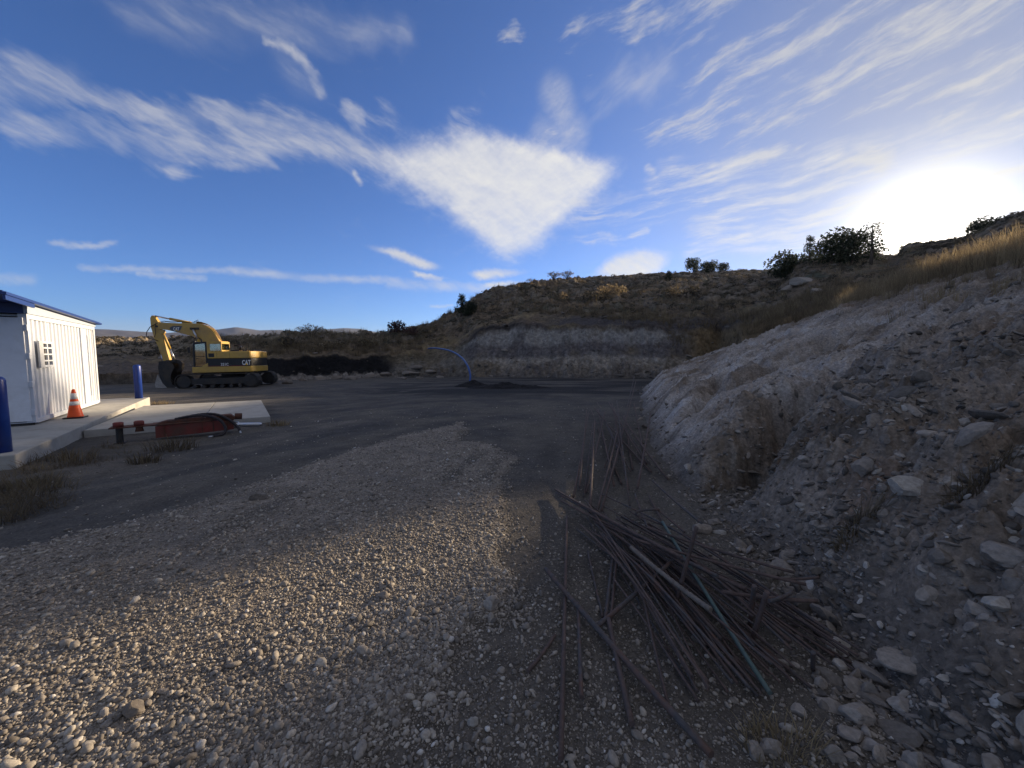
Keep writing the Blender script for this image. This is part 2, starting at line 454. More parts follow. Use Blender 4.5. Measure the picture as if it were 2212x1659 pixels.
def land(x, y, detail=True):
    """height, and masks used for colours"""
    r = np.hypot(x, y); az = np.arctan2(x, y)
    g = ground_z(x, y)
    # ---- floor relief
    if detail:
        gr = sstep(-.06, .16, poly_sd(x, y, GRAVEL_W) + .22 * fbm(x * 2.2, y * 2.2, 4, 115, .6))
        g = g + .035 * gr * sstep(20, 12, r) + 0.020 * fbm(x * .9, y * .9, 4, 3) + 0.006 * fbm(x * 7, y * 7, 3, 5)
    # ---- cut bank on the right
    d = bank_d(x, y)
    wob = (0.16 * fbm(x * .8, y * .8, 3, 21) + 0.05 * fbm(x * 3, y * 3, 3, 22)) if detail else 0
    d = d + wob
    k = np.interp(y, [-20, 0, 4, 10, 14, 20, 26], [.33, .335, .37, .42, .43, .42, .40])
    dp = np.clip(d, 0, None)
    zb = 0.42 * (1 - np.exp(-dp / .45)) * np.interp(y, [0, 3, 8, 14, 22], [.75, .8, .4, .3, .4]) + k * np.minimum(dp, 11.5) + 0.05 * np.clip(dp - 11.5, 0, None)
    if detail:
        along = y * .95 - d * .25
        gul = fbm(along * .55 + .6 * fbm(x * .3, y * .3, 2, 40), d * .13, 4, 31, ridged=True)
        gul2 = fbm(along * 1.9 + .5 * fbm(x * .6, y * .6, 2, 41), d * .35, 4, 33, ridged=True)
        up = sstep(0.0, 1.0, d)
        zb = zb + up * (0.34 * gul * sstep(14, 6, d) + 0.20 * gul2 * sstep(15, 7, d)) + up * (0.05 * fbm(x * 2.2, y * 2.2, 5, 35, .6) + .022 * fbm(x * 9, y * 9, 4, 36, .6))
        gul3 = fbm(along * 5.2 + .5 * fbm(x * 1.3, y * 1.3, 2, 46), d * 1.1, 4, 45, .6, ridged=True)
        zb = zb + up * sstep(15, 7, d) * (.085 * gul3 + .09 * np.abs(fbm(x * 1.3 + y * .4, y * 2.6, 4, 47, .6)) + .012 * fbm(x * 24, y * 24, 3, 48, .6))
        led = fbm(d * 1.7 + .8 * fbm(x * .5, y * .5, 3, 66), along * .22, 4, 65, .55, ridged=True)
        zb = zb + up * sstep(12, 6, d) * .16 * (led - .3) * sstep(-.3, .2, fbm(x * .35, y * .35, 3, 67))
        # deep rill with the undercut hollow at its foot
        for (ax, ay, bx, by, wd, dep) in ((2.35, 4.15, 4.3, 5.6, .22, .42), (4.3, 5.6, 6.3, 6.4, .18, .30), (4.2, 8.2, 7.5, 9.2, .25, .30), (2.5, 4.3, 2.75, 4.45, .35, .30),
                                          (3.4, 7.2, 5.2, 9.6, .2, .25), (5.4, 6.2, 8.4, 7.4, .22, .25)):
            t = np.clip(((x - ax) * (bx - ax) + (y - ay) * (by - ay)) / ((bx - ax) ** 2 + (by - ay) ** 2), 0, 1)
            q = np.hypot(x - ax - t * (bx - ax), y - ay - t * (by - ay)) + .10 * fbm(x * 3, y * 3, 3, 44)
            zb = zb - 1.6 * dep * np.exp(-np.clip(q, 0, None) ** 2 / wd ** 2) * sstep(-.05, .4, d)
        # broken stony ground near the camera
        c1, h1 = cells(x * 5, y * 5, 61); c2, h2 = cells(x * 13, y * 13, 62)
        rub = sstep(6.5, 4.0, y) * up
        zb = zb + rub * (.07 * (h1 > .55) * sstep(.5, .2, c1) + .028 * (h2 > .4) * sstep(.5, .2, c2))
        c3, h3 = cells(x * 3.1, y * 6.1, 63)
        zb = zb + up * .05 * (h3 > .72) * sstep(.45, .2, c3)
    yend = np.interp(x, [0, 7.7, 8.9, 12.5, 15.4, 18.0, 20.6, 26, 40, 80], [23.2, 22.7, 21.8, 19.6, 18.7, 21.0, 24.5, 30, 36, 40])
    over = np.clip(y - yend, 0, None)
    zb = zb - 0.85 * np.sqrt(over ** 2 + .25) + .425
    zbank = g + zb
    # ---- land beyond the pit
    hz = np.full(r.shape, -50.0); seg = np.zeros(r.shape)
    rr = r.copy()
    if detail:
        s = az * 34.0
        groove = fbm(s * 1.5, r * .9, 3, 51, ridged=True)
        wallm = sstep(26, 30, r) * sstep(47, 43, r) * sstep(R(-33), R(-28), az)
        rr = rr + wallm * (0.10 * groove + .75 * fbm(s * .28, r * .1, 4, 53) + .12 * fbm(s * 6, r * 2, 3, 55) + .42 * fbm(s * .45, r * 2.1, 4, 58, .6))
        rr = rr + sstep(42, 48, r) * sstep(150, 100, r) * 1.4 * fbm(x * .12, y * .12, 3, 57)
    K = LR.shape[1]
    cr = [np.interp(az, LA, LR[:, i]) for i in range(K)]
    cz = [np.interp(az, LA, LZ[:, i]) for i in range(K)]
    if detail:
        wv = fbm(az * 14, az * 3, 4, 59, .6)
        cz[2] = cz[2] + .9 * wv; cr[2] = cr[2] + .9 * fbm(az * 11, az * 5 + 4, 4, 60, .6); cr[1] = cr[1] + .3 * fbm(az * 25, az * 5, 3, 64)
    for i in range(K - 1):
        m = (rr >= cr[i]) & (rr < cr[i + 1])
        t = np.where(m, (rr - cr[i]) / (cr[i + 1] - cr[i]), 0)
        if i >= 3: tz = t
        else: tz = t
        hz = np.where(m, cz[i] + (cz[i + 1] - cz[i]) * tz, hz)
        seg = np.where(m, i + t, seg)
    hz = np.where(rr >= cr[-1], cz[-1], hz)
    if detail:
        hm = sstep(1.9, 2.4, seg) * sstep(400, 120, r)
        rough = .30 * fbm(x * .25, y * .25, 5, 71, .55) + .16 * fbm(x * .9, y * .9, 4, 73, .6)
        c4, h4 = cells(x * .42, y * .42, 75)
        outc = (h4 > .70) * sstep(.48, .30, c4 + .18 * fbm(x * .8, y * .8, 3, 77)) * sstep(2.6, 3.1, seg)
        c5, h5 = cells(x * 1.1, y * 1.1, 76)
        outc2 = (h5 > .66) * sstep(.45, .28, c5)
        crest = sstep(4.35, 3.9, seg)
        hz = hz + hm * (rough * (0.4 + .6 * crest) + crest * (.50 * outc * sstep(R(37), R(33), az) + .28 * outc2 * (1 - .6 * sstep(R(33), R(37), az)) * sstep(2.4, 3.0, seg)))
        ft = sstep(-.0, .25, seg) * sstep(1.2, .6, seg)
        c6, h6 = cells(x * 1.5, y * 1.5, 78)
        hz = hz + ft * (.30 * (h6 > .35) * sstep(.5, .25, c6) - .05 + .15 * fbm(x * 2, y * 2, 3, 79))
    z = np.maximum(g, hz)
    zone = np.where(hz > g, 2, 0)
    zone = np.where(zbank > np.maximum(z, g + .004), 1, zone)
    z = np.where((d > -.3) & (zbank > z), zbank, z)
    zone = np.where((zone == 1) & (d < -.3), 0, zone)
    return z, zone, d, seg


def _tr(*p):
    return [on_plane(*q) for q in p]


TRACKS = [(_tr((-40, 1120), (300, 1030), (560, 965), (760, 920), (1000, 880)), .30, .75, (.062, .06, .058)),
          (_tr((-40, 1210), (260, 1110), (520, 1030), (700, 975), (880, 925), (1010, 900)), .22, .6, (.075, .07, .066)),
          (_tr((960, 1040), (1010, 1000), (1040, 975)), .14, .8, (.085, .078, .07)), (_tr((1050, 1040), (1075, 1000), (1090, 980)), .12, .7, (.085, .078, .07)),
          (_tr((420, 1180), (560, 1110), (660, 1060)), .16, .7, (.10, .09, .08)),
          (_tr((1230, 1659), (1180, 1300), (1160, 1100), (1180, 980), (1230, 900)), .25, .45, (.07, .064, .06)),
          (_tr((60, 1180), (300, 1130), (520, 1070)), .35, .5, (.16, .145, .125)), (_tr((150, 1000), (500, 950), (760, 900)), .35, .5, (.17, .15, .13)),
          (_tr((560, 850), (800, 845), (1000, 850)), .8, .5, (.14, .13, .115)), (_tr((600, 880), (900, 862), (1200, 850)), .7, .6, (.05, .05, .052))]


def col(*c):
    return np.array(c, np.float32)


def mixc(a, b, t):
    return a + (b - a) * t[..., None]


def soil(x, y, z, zone, d, seg):
    r = np.hypot(x, y); az = np.arctan2(x, y)
    n1 = fbm(x * .6, y * .6, 4, 101); n2 = fbm(x * 3, y * 3, 4, 103, .6); n3 = fbm(x * 14, y * 14, 3, 105, .6)
    one = np.ones(x.shape + (3,), np.float32)
    # floor: dark coal-stained dirt, browner to the right track
    c = one * col(.084, .079, .075)
    c = mixc(c, col(.125, .112, .096), sstep(-.2, .5, n1 + .2))
    c = mixc(c, col(.15, .135, .115), .7 * sstep(.1, .5, fbm(x * .25 + y * .12, y * 1.1 - x * .5, 4, 107)))
    c = mixc(c, col(.125, .112, .096), sstep(.3, 1.2, x) * sstep(14, 6, y) * .6)
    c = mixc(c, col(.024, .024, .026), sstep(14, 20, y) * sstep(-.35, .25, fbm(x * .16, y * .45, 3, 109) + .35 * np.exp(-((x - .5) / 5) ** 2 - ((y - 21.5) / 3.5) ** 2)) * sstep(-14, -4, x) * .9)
    c = mixc(c, col(.13, .12, .105), sstep(23, 27, y) * sstep(.0, .4, fbm(x * .2, y * .9, 3, 111)) * .5)
    # dry trampled strip by the concrete
    c = mixc(c, col(.16, .14, .12), sstep(.12, .45, fbm(x * .5 + y * .3, y * 1.5 - x, 4, 113)) * sstep(-3.5, -6, x) * .8)
    gs = poly_sd(x, y, GRAVEL_W) + .22 * fbm(x * 2.2, y * 2.2, 4, 115, .6)
    gw = sstep(-.05, .12, gs)
    gc = mixc(one * col(.225, .196, .164), col(.28, .245, .207), sstep(-.3, .4, n2))
    gc = mixc(gc, col(.17, .152, .134), .75 * sstep(.05, .5, fbm((x * .83 - y * .55) * .25, (x * .55 + y * .83) * 1.4, 3, 117)))
    c = mixc(c, gc, gw)
    # wheel tracks pressed through dirt and gravel
    for (pts, wd, amt, cc) in TRACKS:
        q = np.full(x.shape, 9.0, np.float32)
        for (ax, ay), (bx, by) in zip(pts[:-1], pts[1:]):
            tt = np.clip(((x - ax) * (bx - ax) + (y - ay) * (by - ay)) / ((bx - ax) ** 2 + (by - ay) ** 2), 0, 1)
            q = np.minimum(q, np.hypot(x - ax - tt * (bx - ax), y - ay - tt * (by - ay)))
        q = q + .10 * fbm(x * 1.5, y * 1.5, 3, 119)
        c = mixc(c, col(*cc), amt * sstep(wd, wd * .35, q) * sstep(-.5, .2, fbm(x * .8, y * .8, 3, 120)))
    lim = sstep(3.2, 1.4, np.hypot(x - .9, y - 1.0)) * (1 - gw)
    c = mixc(c, col(.12, .105, .088), lim * .8)
    fl = c
    # cut bank
    b = one * col(.36, .32, .285)
    b = mixc(b, col(.47, .44, .415), sstep(-.1, .5, fbm(x * .45 + y * .2, y * .8, 4, 121)))
    b = mixc(b, col(.21, .165, .125), sstep(.05, .45, fbm(x * .5, y * .35 + x * .2, 4, 123)))
    al = y * .95 - d * .25
    b = mixc(b, col(.19, .15, .115), .75 * sstep(.08, .45, fbm(al * .8 + .4 * n1, d * .16, 4, 127, .6)))
    b = mixc(b, col(.15, .125, .105), .8 * sstep(.15, .45, fbm(al * 2.6, d * .5, 4, 129, .6)))
    brown = np.clip(sstep(6.2, 3.0, y - .22 * (x - 2)) + sstep(4.5, 8.0, d + 2.0 * n1), 0, 1)
    bb = mixc(one * col(.22, .175, .135), col(.11, .09, .07), sstep(-.25, .35, n1 + .5 * n2))
    bb = mixc(bb, col(.30, .26, .215), sstep(.15, .5, n2))
    bb = mixc(bb, col(.17, .10, .06), sstep(.25, .55, fbm(x * .9, y * 1.6, 3, 125)) * .7)
    b = mixc(b, bb, brown * .85)
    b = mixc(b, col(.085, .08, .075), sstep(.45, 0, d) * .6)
    b = mixc(b, col(.19, .15, .11), .85 * sstep(6.5, 9.5, d + 2 * n1))
    # land beyond
    hcol = mixc(one * col(.165, .122, .080), col(.105, .083, .060), sstep(-.2, .3, n1))
    hcol = mixc(hcol, col(.075, .078, .055), sstep(.0, .4, fbm(x * .35, y * .35, 4, 131)) * sstep(2.5, 3.0, seg))
    c4, h4 = cells(x * .42, y * .42, 75)
    hcol = mixc(hcol, col(.205, .172, .135), (h4 > .70) * sstep(.48, .30, c4 + .18 * fbm(x * .8, y * .8, 3, 77)) * sstep(2.6, 3.1, seg) * .6)
    hcol = mixc(hcol, col(.22, .185, .145), sstep(.28, .5, n2) * sstep(2.3, 3, seg) * .6)
    hcol = mixc(hcol, col(.21, .16, .09), sstep(3.1, 2.5, seg) * sstep(-.1, .35, fbm(x * .3, y * .3, 4, 133)))
    hcol = mixc(hcol, col(.26, .21, .15), sstep(-28, -34, np.degrees(az)) * sstep(2.0, 3.0, seg) * .7)
    s = az * 34
    u = np.clip(seg / 2.0, 0, 1) + .13 * fbm(s * .22, u_(seg) * 2, 5, 141, .6) + .04 * fbm(s * 2.0, seg * 3, 4, 143, .6)
    adeg = np.degrees(az)

    def strata(stops):
        o = np.zeros(x.shape + (3,), np.float32)
        us = np.array([q[0] for q in stops])
        for j in range(3):
            o[..., j] = np.interp(u, us, np.array([q[1][j] for q in stops]))
        return o
    tooth = .88 + .24 * sstep(-.2, .6, fbm(s * 1.5, r * .15, 3, 51, ridged=True))
    u_keep = u; u = np.clip(seg / 2.0, 0, 1) + .05 * fbm(s * .3, u_(seg) * 2, 5, 142, .6)
    left = strata([(0, (.20, .18, .16)), (.14, (.22, .20, .18)), (.26, (.19, .17, .15)), (.34, (.014, .014, .015)), (.92, (.012, .012, .013)), (.97, (.06, .05, .04)), (1, (.17, .13, .085))])
    u = u_keep
    mid = strata([(0, (.10, .09, .08)), (.3, (.14, .125, .105)), (.55, (.17, .155, .135)), (.75, (.13, .11, .08)), (1, (.12, .095, .06))])
    right = strata([(0, (.10, .092, .085)), (.12, (.15, .13, .11)), (.28, (.23, .20, .165)), (.46, (.24, .215, .185)), (.54, (.12, .108, .105)), (.68, (.125, .11, .108)),
                    (.76, (.22, .205, .19)), (.90, (.235, .22, .20)), (.965, (.08, .066, .058)), (1, (.06, .048, .042))])
    right = right * tooth[..., None]
    wall = mixc(left, mid, sstep(-19.0, -16.0, adeg + 1.5 * n1))
    wall = mixc(wall, right, sstep(-9.0, -4.5, adeg + 3.0 * fbm(s * .3, u * 3, 3, 145)))
    wall = mixc(wall, np.broadcast_to(col(.13, .10, .072), wall.shape), sstep(-35.5, -39, adeg))
    wall = mixc(wall, np.broadcast_to(col(.10, .085, .08), wall.shape), sstep(.1, .5, fbm(s * .4, u * 2.0, 4, 147)) * sstep(-17, -10, adeg) * .8)
    wall = mixc(wall, np.broadcast_to(col(.19, .135, .075), wall.shape), sstep(23, 26, adeg))
    wall = wall * (1 + .25 * n3)[..., None]
    wall = mixc(wall, np.broadcast_to(col(.155, .125, .09), wall.shape), .85 * sstep(-17, -14, adeg) * sstep(.02, .35, fbm(s * .22, u * 1.6 + 3, 5, 149, .6)))
    hc = mixc(wall, hcol, sstep(1.9, 2.12, seg + .22 * n1 + .30 * fbm(s * .35, s * .1, 4, 151)))
    # shale slip above the right-hand cut
    hc = mixc(hc, np.broadcast_to(col(.075, .068, .07), hc.shape), sstep(1.9, 2.1, seg) * sstep(2.75, 2.3, seg + .3 * n1) * sstep(2, 9, adeg) * .9)
    hc = mixc(hc, np.broadcast_to(col(.03, .027, .025), hc.shape), sstep(1.85, 1.98, seg) * sstep(2.2, 2.05, seg + .2 * n2) * sstep(-6.5, -4.5, adeg) * sstep(2, -1, adeg) * .9)
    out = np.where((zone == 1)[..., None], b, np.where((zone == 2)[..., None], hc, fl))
    out = out * (1 + .16 * n3 + .10 * n2)[..., None]
    return np.clip(out, .006, .8), gw


def u_(s):
    return np.clip(s / 2.0, 0, 1)


def mesh_np(name, verts, faces, mat, attrs=None, smooth=True, parent=None):
    me = bpy.data.meshes.new(name)
    verts = np.asarray(verts, np.float32); faces = np.asarray(faces, np.int32)
    nv, nf, k = len(verts), len(faces), faces.shape[1]
    me.vertices.add(nv); me.vertices.foreach_set('co', verts.ravel())
    me.loops.add(nf * k); me.loops.foreach_set('vertex_index', faces.ravel())
    me.polygons.add(nf); me.polygons.foreach_set('loop_start', np.arange(0, nf * k, k, dtype=np.int32))
    me.polygons.foreach_set('use_smooth', np.full(nf, smooth))
    for an, (ty, data) in (attrs or {}).items():
        a = me.attributes.new(an, ty, 'POINT')
        if ty == 'FLOAT_COLOR':
            a.data.foreach_set('color', np.concatenate([data, np.ones((nv, 1))], 1).astype(np.float32).ravel())
        else:
            a.data.foreach_set('value', np.asarray(data, np.float32).ravel())
    me.update(calc_edges=True)
    if mat: me.materials.append(mat)
    o = bpy.data.objects.new(name, me)
    COL.objects.link(o)
    if parent: o.parent = parent
    return o


# ------------------------------------------------------------------ materials
def mat_base(name):
    m = bpy.data.materials.new(name); m.use_nodes = True
    nt = m.node_tree
    b = nt.nodes['Principled BSDF']
    return m, nt, b


def add_noise(nt, scale, detail=4, rough=.6, coord='Object', vec=None):
    n = nt.nodes.new('ShaderNodeTexNoise')
    n.inputs['Scale'].default_value = scale; n.inputs['Detail'].default_value = detail; n.inputs['Roughness'].default_value = rough
    if vec is None:
        tc = nt.nodes.new('ShaderNodeTexCoord'); vec = tc.outputs[coord]
    nt.links.new(vec, n.inputs['Vector'])
    return n.outputs['Fac']


def ramp(nt, fac, stops):
    r = nt.nodes.new('ShaderNodeValToRGB')
    e = r.color_ramp.elements
    while len(e) < len(stops): e.new(.5)
    for q, (p, c) in zip(e, stops):
        q.position = p; q.color = (*c, 1) if len(c) == 3 else c
    nt.links.new(fac, r.inputs[0])
    return r.outputs[0]


def mult(nt, a, b, f=1.0, mode='MULTIPLY'):
    n = nt.nodes.new('ShaderNodeMix'); n.data_type = 'RGBA'; n.blend_type = mode
    n.inputs[0].default_value = f
    for i, v in ((6, a), (7, b)):
        if isinstance(v, (tuple, list)): n.inputs[i].default_value = (*v, 1)
        else: nt.links.new(v, n.inputs[i])
    return n.outputs[2]


def bump(nt, b, h, strength=.5, dist=.02):
    n = nt.nodes.new('ShaderNodeBump'); n.inputs['Strength'].default_value = strength; n.inputs['Distance'].default_value = dist
    nt.links.new(h, n.inputs['Height']); nt.links.new(n.outputs[0], b.inputs['Normal'])


def soil_material(name, fine=42.0, lo=.62, hi=1.35, bd=.02):
    m, nt, b = mat_base(name)
    a = nt.nodes.new('ShaderNodeAttribute'); a.attribute_name = 'soil'
    f1 = add_noise(nt, fine, 5, .7); f2 = add_noise(nt, 2.2, 6, .65)
    c = mult(nt, a.outputs['Color'], ramp(nt, f1, [(.30, (lo,) * 3), (.70, (hi,) * 3)]))
    c = mult(nt, c, ramp(nt, f2, [(.3, (.78, .77, .76)), (.7, (1.2, 1.19, 1.17))]))
    v = nt.nodes.new('ShaderNodeTexVoronoi'); v.inputs['Scale'].default_value = fine * 1.1
    tc = nt.nodes.new('ShaderNodeTexCoord'); nt.links.new(tc.outputs['Object'], v.inputs['Vector'])
    c = mult(nt, c, ramp(nt, v.outputs['Color'], [(.0, (.7, .7, .7)), (1.0, (1.3, 1.28, 1.24))]), .8)
    nt.links.new(c, b.inputs['Base Color'])
    b.inputs['Roughness'].default_value = .95; b.inputs['Specular IOR Level'].default_value = .15
    bump(nt, b, f1, .6, bd)
    return m


def flat_mat(name, color, rough=.6, metal=0.0, var=.15, scale=12.0, spec=.4, dirt=None):
    m, nt, b = mat_base(name)
    f = add_noise(nt, scale, 6, .65)
    c = ramp(nt, f, [(.25, tuple(q * (1 - var) for q in color)), (.75, tuple(min(1, q * (1 + var)) for q in color))])
    if dirt:
        f2 = add_noise(nt, scale * .23, 6, .7)
        r2 = ramp(nt, f2, [(.45, (0, 0, 0)), (.68, (1, 1, 1))])
        n = nt.nodes.new('ShaderNodeMix'); n.data_type = 'RGBA'
        nt.links.new(r2, n.inputs[0]); nt.links.new(c, n.inputs[6]); n.inputs[7].default_value = (*dirt, 1)
        c = n.outputs[2]
    nt.links.new(c, b.inputs['Base Color'])
    b.inputs['Roughness'].default_value = rough; b.inputs['Metallic'].default_value = metal
    b.inputs['Specular IOR Level'].default_value = spec
    bump(nt, b, f, .15, .01)
    return m


M_SOIL = soil_material('soil_dirt')
M_BANK = soil_material('soil_bank', 26.0, .6, 1.38, .035)
M_HILL = soil_material('soil_hill', 3.2, .6, 1.4, .25)


def tag(o, label=None, cat=None, group=None, kind=None):
    if label: o['label'] = label
    if cat: o['category'] = cat
    if group: o['group'] = group
    if kind: o['kind'] = kind
    return o


def build_terrain():
    az = np.concatenate([np.arange(-180, -62, 2.0), np.arange(-62, 64, 0.1), np.arange(64, 180.1, 2.0)])
    az = np.radians(az)
    r = np.concatenate([np.concatenate([np.geomspace(.3, 1.4, 90, endpoint=False), np.geomspace(1.4, 27.5, 780, endpoint=False)]), np.linspace(27.5, 44, 300, endpoint=False),
                        np.linspace(44, 140, 290, endpoint=False), np.geomspace(140, 6500, 44)])
    Rr, Az = np.meshgrid(r, az, indexing='ij')
    X, Y = Rr * np.sin(Az), Rr * np.cos(Az)
    x, y = X.ravel(), Y.ravel()
    z, zone, d, seg = land(x, y)
    c, gw = soil(x, y, z, zone, d, seg)
    V = np.stack([x, y, z], 1)
    nr, na = Rr.shape
    i = np.arange(nr * na).reshape(nr, na)
    F = np.stack([i[:-1, :-1], i[:-1, 1:], i[1:, 1:], i[1:, :-1]], -1).reshape(-1, 4)
    zf = zone[F].max(1)
    rf = np.hypot(x[F[:, 2]], y[F[:, 2]])
    cls = np.where(zf == 1, 1, np.where(zf == 2, 2, 0))
    cls = np.where(rf > 140, 3, cls)
    for k, nm, mt in ((0, 'ground', M_SOIL), (1, 'embankment', M_BANK), (2, 'hillside', M_HILL), (3, 'plain', M_HILL)):
        f = F[cls == k]
        ids, inv = np.unique(f, return_inverse=True)
        o = mesh_np(nm, V[ids], inv.reshape(f.shape), mt, {'soil': ('FLOAT_COLOR', c[ids])})
        tag(o, kind='structure')
    # centre disc under the camera
    z0 = z[:na]
    ring = V[:na]
    cv = np.vstack([ring, [[0, 0, float(z0.mean())]]])
    f = np.stack([np.arange(na - 1), np.arange(1, na), np.full(na - 1, na)], 1)
    # joined into the ground sheet
    g = bpy.data.objects['ground'].data
    bm = bmesh.new(); bm.from_mesh(g)
    vs = [bm.verts.new(q) for q in cv]
    for t in f[::1]:
        try: bm.faces.new((vs[t[2]], vs[t[1]], vs[t[0]]))
        except ValueError: pass
    bm.to_mesh(g); bm.free()


def mountains():
    """the far range on the horizon"""
    m = flat_mat('mountain_rock', (.075, .068, .062), .95, 0, .3, .004)
    prof = [(-500, 722), (100, 716), (210, 713), (300, 718), (360, 722), (430, 716), (470, 714), (510, 709), (560, 716), (600, 715), (650, 719), (700, 714), (745, 711), (780, 713), (815, 720), (860, 728), (1000, 740)]
    D = 5200.0
    px = np.linspace(-500, 1000, 220)
    py = np.interp(px, [q[0] for q in prof], [q[1] - 2 for q in prof])
    rows = 26
    V = []
    for j in range(rows):
        t = j / (rows - 1)
        for a, b in zip(px, py):
            x, y, dz = pix(a, b)
            l = math.hypot(x, y)
            e = dz / l
            q = D * (1 - .45 * (1 - t)) if t < .999 else D
            top = CAM_Z + D * e
            V.append((x / l * q, y / l * q, top * (t ** 1.6)))
    V = np.array(V)
    n = fbm(V[:, 0] * .004, V[:, 1] * .004, 5, 201, .55, ridged=True)
    n2 = fbm(V[:, 0] * .0012, V[:, 1] * .0012, 3, 207)
    tt = np.repeat(np.linspace(0, 1, rows), len(px))
    V[:, 2] += (n * 40 + n2 * 40) * np.sin(np.pi * np.clip(tt, 0, 1)) + 4 * n * (tt > .95)
    i = np.arange(rows * len(px)).reshape(rows, len(px))
    F = np.stack([i[:-1, :-1], i[:-1, 1:], i[1:, 1:], i[1:, :-1]], -1).reshape(-1, 4)
    o = mesh_np('mountains', V, F, m)
    tag(o, kind='structure')


build_terrain()
mountains()

# ------------------------------------------------------------------ helpers for built objects
rng = random.Random(7)
nrg = np.random.default_rng(11)


def empty(name, loc=(0, 0, 0), rot=(0, 0, 0)):
    o = bpy.data.objects.new(name, None); o.empty_display_size = .2
    COL.objects.link(o); o.location = loc; o.rotation_euler = rot
    return o


class MB:
    """collects shapes, then links them as ONE mesh object"""

    def __init__(self):
        self.v = []; self.f = []

    def add(self, vs, fs):
        k = len(self.v)
        self.v += [tuple(q) for q in vs]
        self.f += [tuple(i + k for i in f) for f in fs]
        return self

    def box(self, x0, x1, y0, y1, z0, z1, M=None):
        vs = [Vector((x, y, z)) for z in (z0, z1) for y in (y0, y1) for x in (x0, x1)]
        if M: vs = [M @ q for q in vs]
        return self.add(vs, [(0, 2, 3, 1), (4, 5, 7, 6), (0, 1, 5, 4), (2, 6, 7, 3), (0, 4, 6, 2), (1, 3, 7, 5)])

    def prism(self, pts, a0, a1, axis='y'):
        """outline in a plane, extruded along an axis"""
        n = len(pts)
        def P(q, a):
            return {'y': (q[0], a, q[1]), 'z': (q[0], q[1], a), 'x': (a, q[0], q[1])}[axis]
        vs = [P(q, a0) for q in pts] + [P(q, a1) for q in pts]
        fs = [tuple(range(n)), tuple(range(2 * n - 1, n - 1, -1))] + [(i, i + n, (i + 1) % n + n, (i + 1) % n) for i in range(n)]
        return self.add(vs, fs)

    def tube(self, pts, r, n=8, caps=True):
        pts = [Vector(p) for p in pts]
        rs = r if isinstance(r, (list, tuple)) else [r] * len(pts)
        vs, fs = [], []
        up = Vector((0, 0, 1)); prev = None
        for i, p in enumerate(pts):
            t = (pts[min(i + 1, len(pts) - 1)] - pts[max(i - 1, 0)]).normalized()
            a = t.cross(up if abs(t.z) < .95 else Vector((1, 0, 0))) if prev is None else (prev - t * prev.dot(t))
            a.normalize(); prev = a
            b = t.cross(a)
            for k in range(n):
                w = 2 * math.pi * k / n
                vs.append(p + (a * math.cos(w) + b * math.sin(w)) * rs[i])
        for i in range(len(pts) - 1):
            for k in range(n):
                fs.append((i * n + k, i * n + (k + 1) % n, (i + 1) * n + (k + 1) % n, (i + 1) * n + k))
        if caps:
            fs.append(tuple(range(n - 1, -1, -1))); fs.append(tuple((len(pts) - 1) * n + k for k in range(n)))
        return self.add(vs, fs)

    def lathe(self, prof, n=24, c=(0, 0, 0)):
        vs = [(c[0] + r * math.cos(2 * math.pi * k / n), c[1] + r * math.sin(2 * math.pi * k / n), c[2] + z) for r, z in prof for k in range(n)]
        fs = [(i * n + k, i * n + (k + 1) % n, (i + 1) * n + (k + 1) % n, (i + 1) * n + k) for i in range(len(prof) - 1) for k in range(n)]
        fs.append(tuple(range(n - 1, -1, -1))); fs.append(tuple((len(prof) - 1) * n + k for k in range(n)))
        return self.add(vs, fs)

    def build(self, name, mat, parent=None, bevel=0.0, smooth=False, seg=2):
        me = bpy.data.meshes.new(name)
        me.from_pydata(self.v, [], self.f)
        bm = bmesh.new(); bm.from_mesh(me); bmesh.ops.recalc_face_normals(bm, faces=bm.faces); bm.to_mesh(me); bm.free()
        me.materials.append(mat)
        if smooth:
            for p in me.polygons: p.use_smooth = len(p.vertices) <= 4
        o = bpy.data.objects.new(name, me); COL.objects.link(o)
        if parent: o.parent = parent
        if bevel:
            m = o.modifiers.new('bevel', 'BEVEL'); m.width = bevel; m.segments = seg; m.limit_method = 'ANGLE'; m.angle_limit = R(40)
        return o


def text_mesh(name, body, size, mat, parent, M, depth=.004, squeeze=1.0, bold=0.0):
    c = bpy.data.curves.new(name, 'FONT'); c.body = body; c.size = size; c.extrude = depth; c.align_x = 'CENTER'; c.align_y = 'CENTER'
    c.offset = bold; c.resolution_u = 4
    t = bpy.data.objects.new(name + '_curve', c)
    COL.objects.link(t)
    bpy.context.view_layer.update()
    me = bpy.data.meshes.new_from_object(t.evaluated_get(bpy.context.evaluated_depsgraph_get()))
    COL.objects.unlink(t); bpy.data.objects.remove(t)
    me.name = name
    me.materials.clear(); me.materials.append(mat)
    me.transform(M @ Matrix.Diagonal((squeeze, 1, 1, 1)))
    o = bpy.data.objects.new(name, me); COL.objects.link(o)
    if parent: o.parent = parent
    return o


_TS = np.concatenate([np.geomspace(.6, 30, 1500), np.linspace(30, 150, 2400)])


def hit(px, py):
    """point of the land seen at a photo position"""
    x, y, dz = pix(px, py)
    l = math.hypot(x, y)
    for ts in (_TS[:1500], _TS[1499:]):
        X, Y, Z = x / l * ts, y / l * ts, CAM_Z + dz / l * ts
        z = land(X, Y)[0]
        w = Z <= z
        if w.any(): break
    i = int(np.argmax(w)) if w.any() else len(ts) - 1
    return Vector((X[i], Y[i], z[i]))


def land_z(x, y):
    return float(land(np.array([float(x)]), np.array([float(y)]))[0][0])


def px_m(p):
    """photo view pixels per metre at a point"""
    return FOC * 2.16016 / (p.y * math.cos(PITCH) + .0)


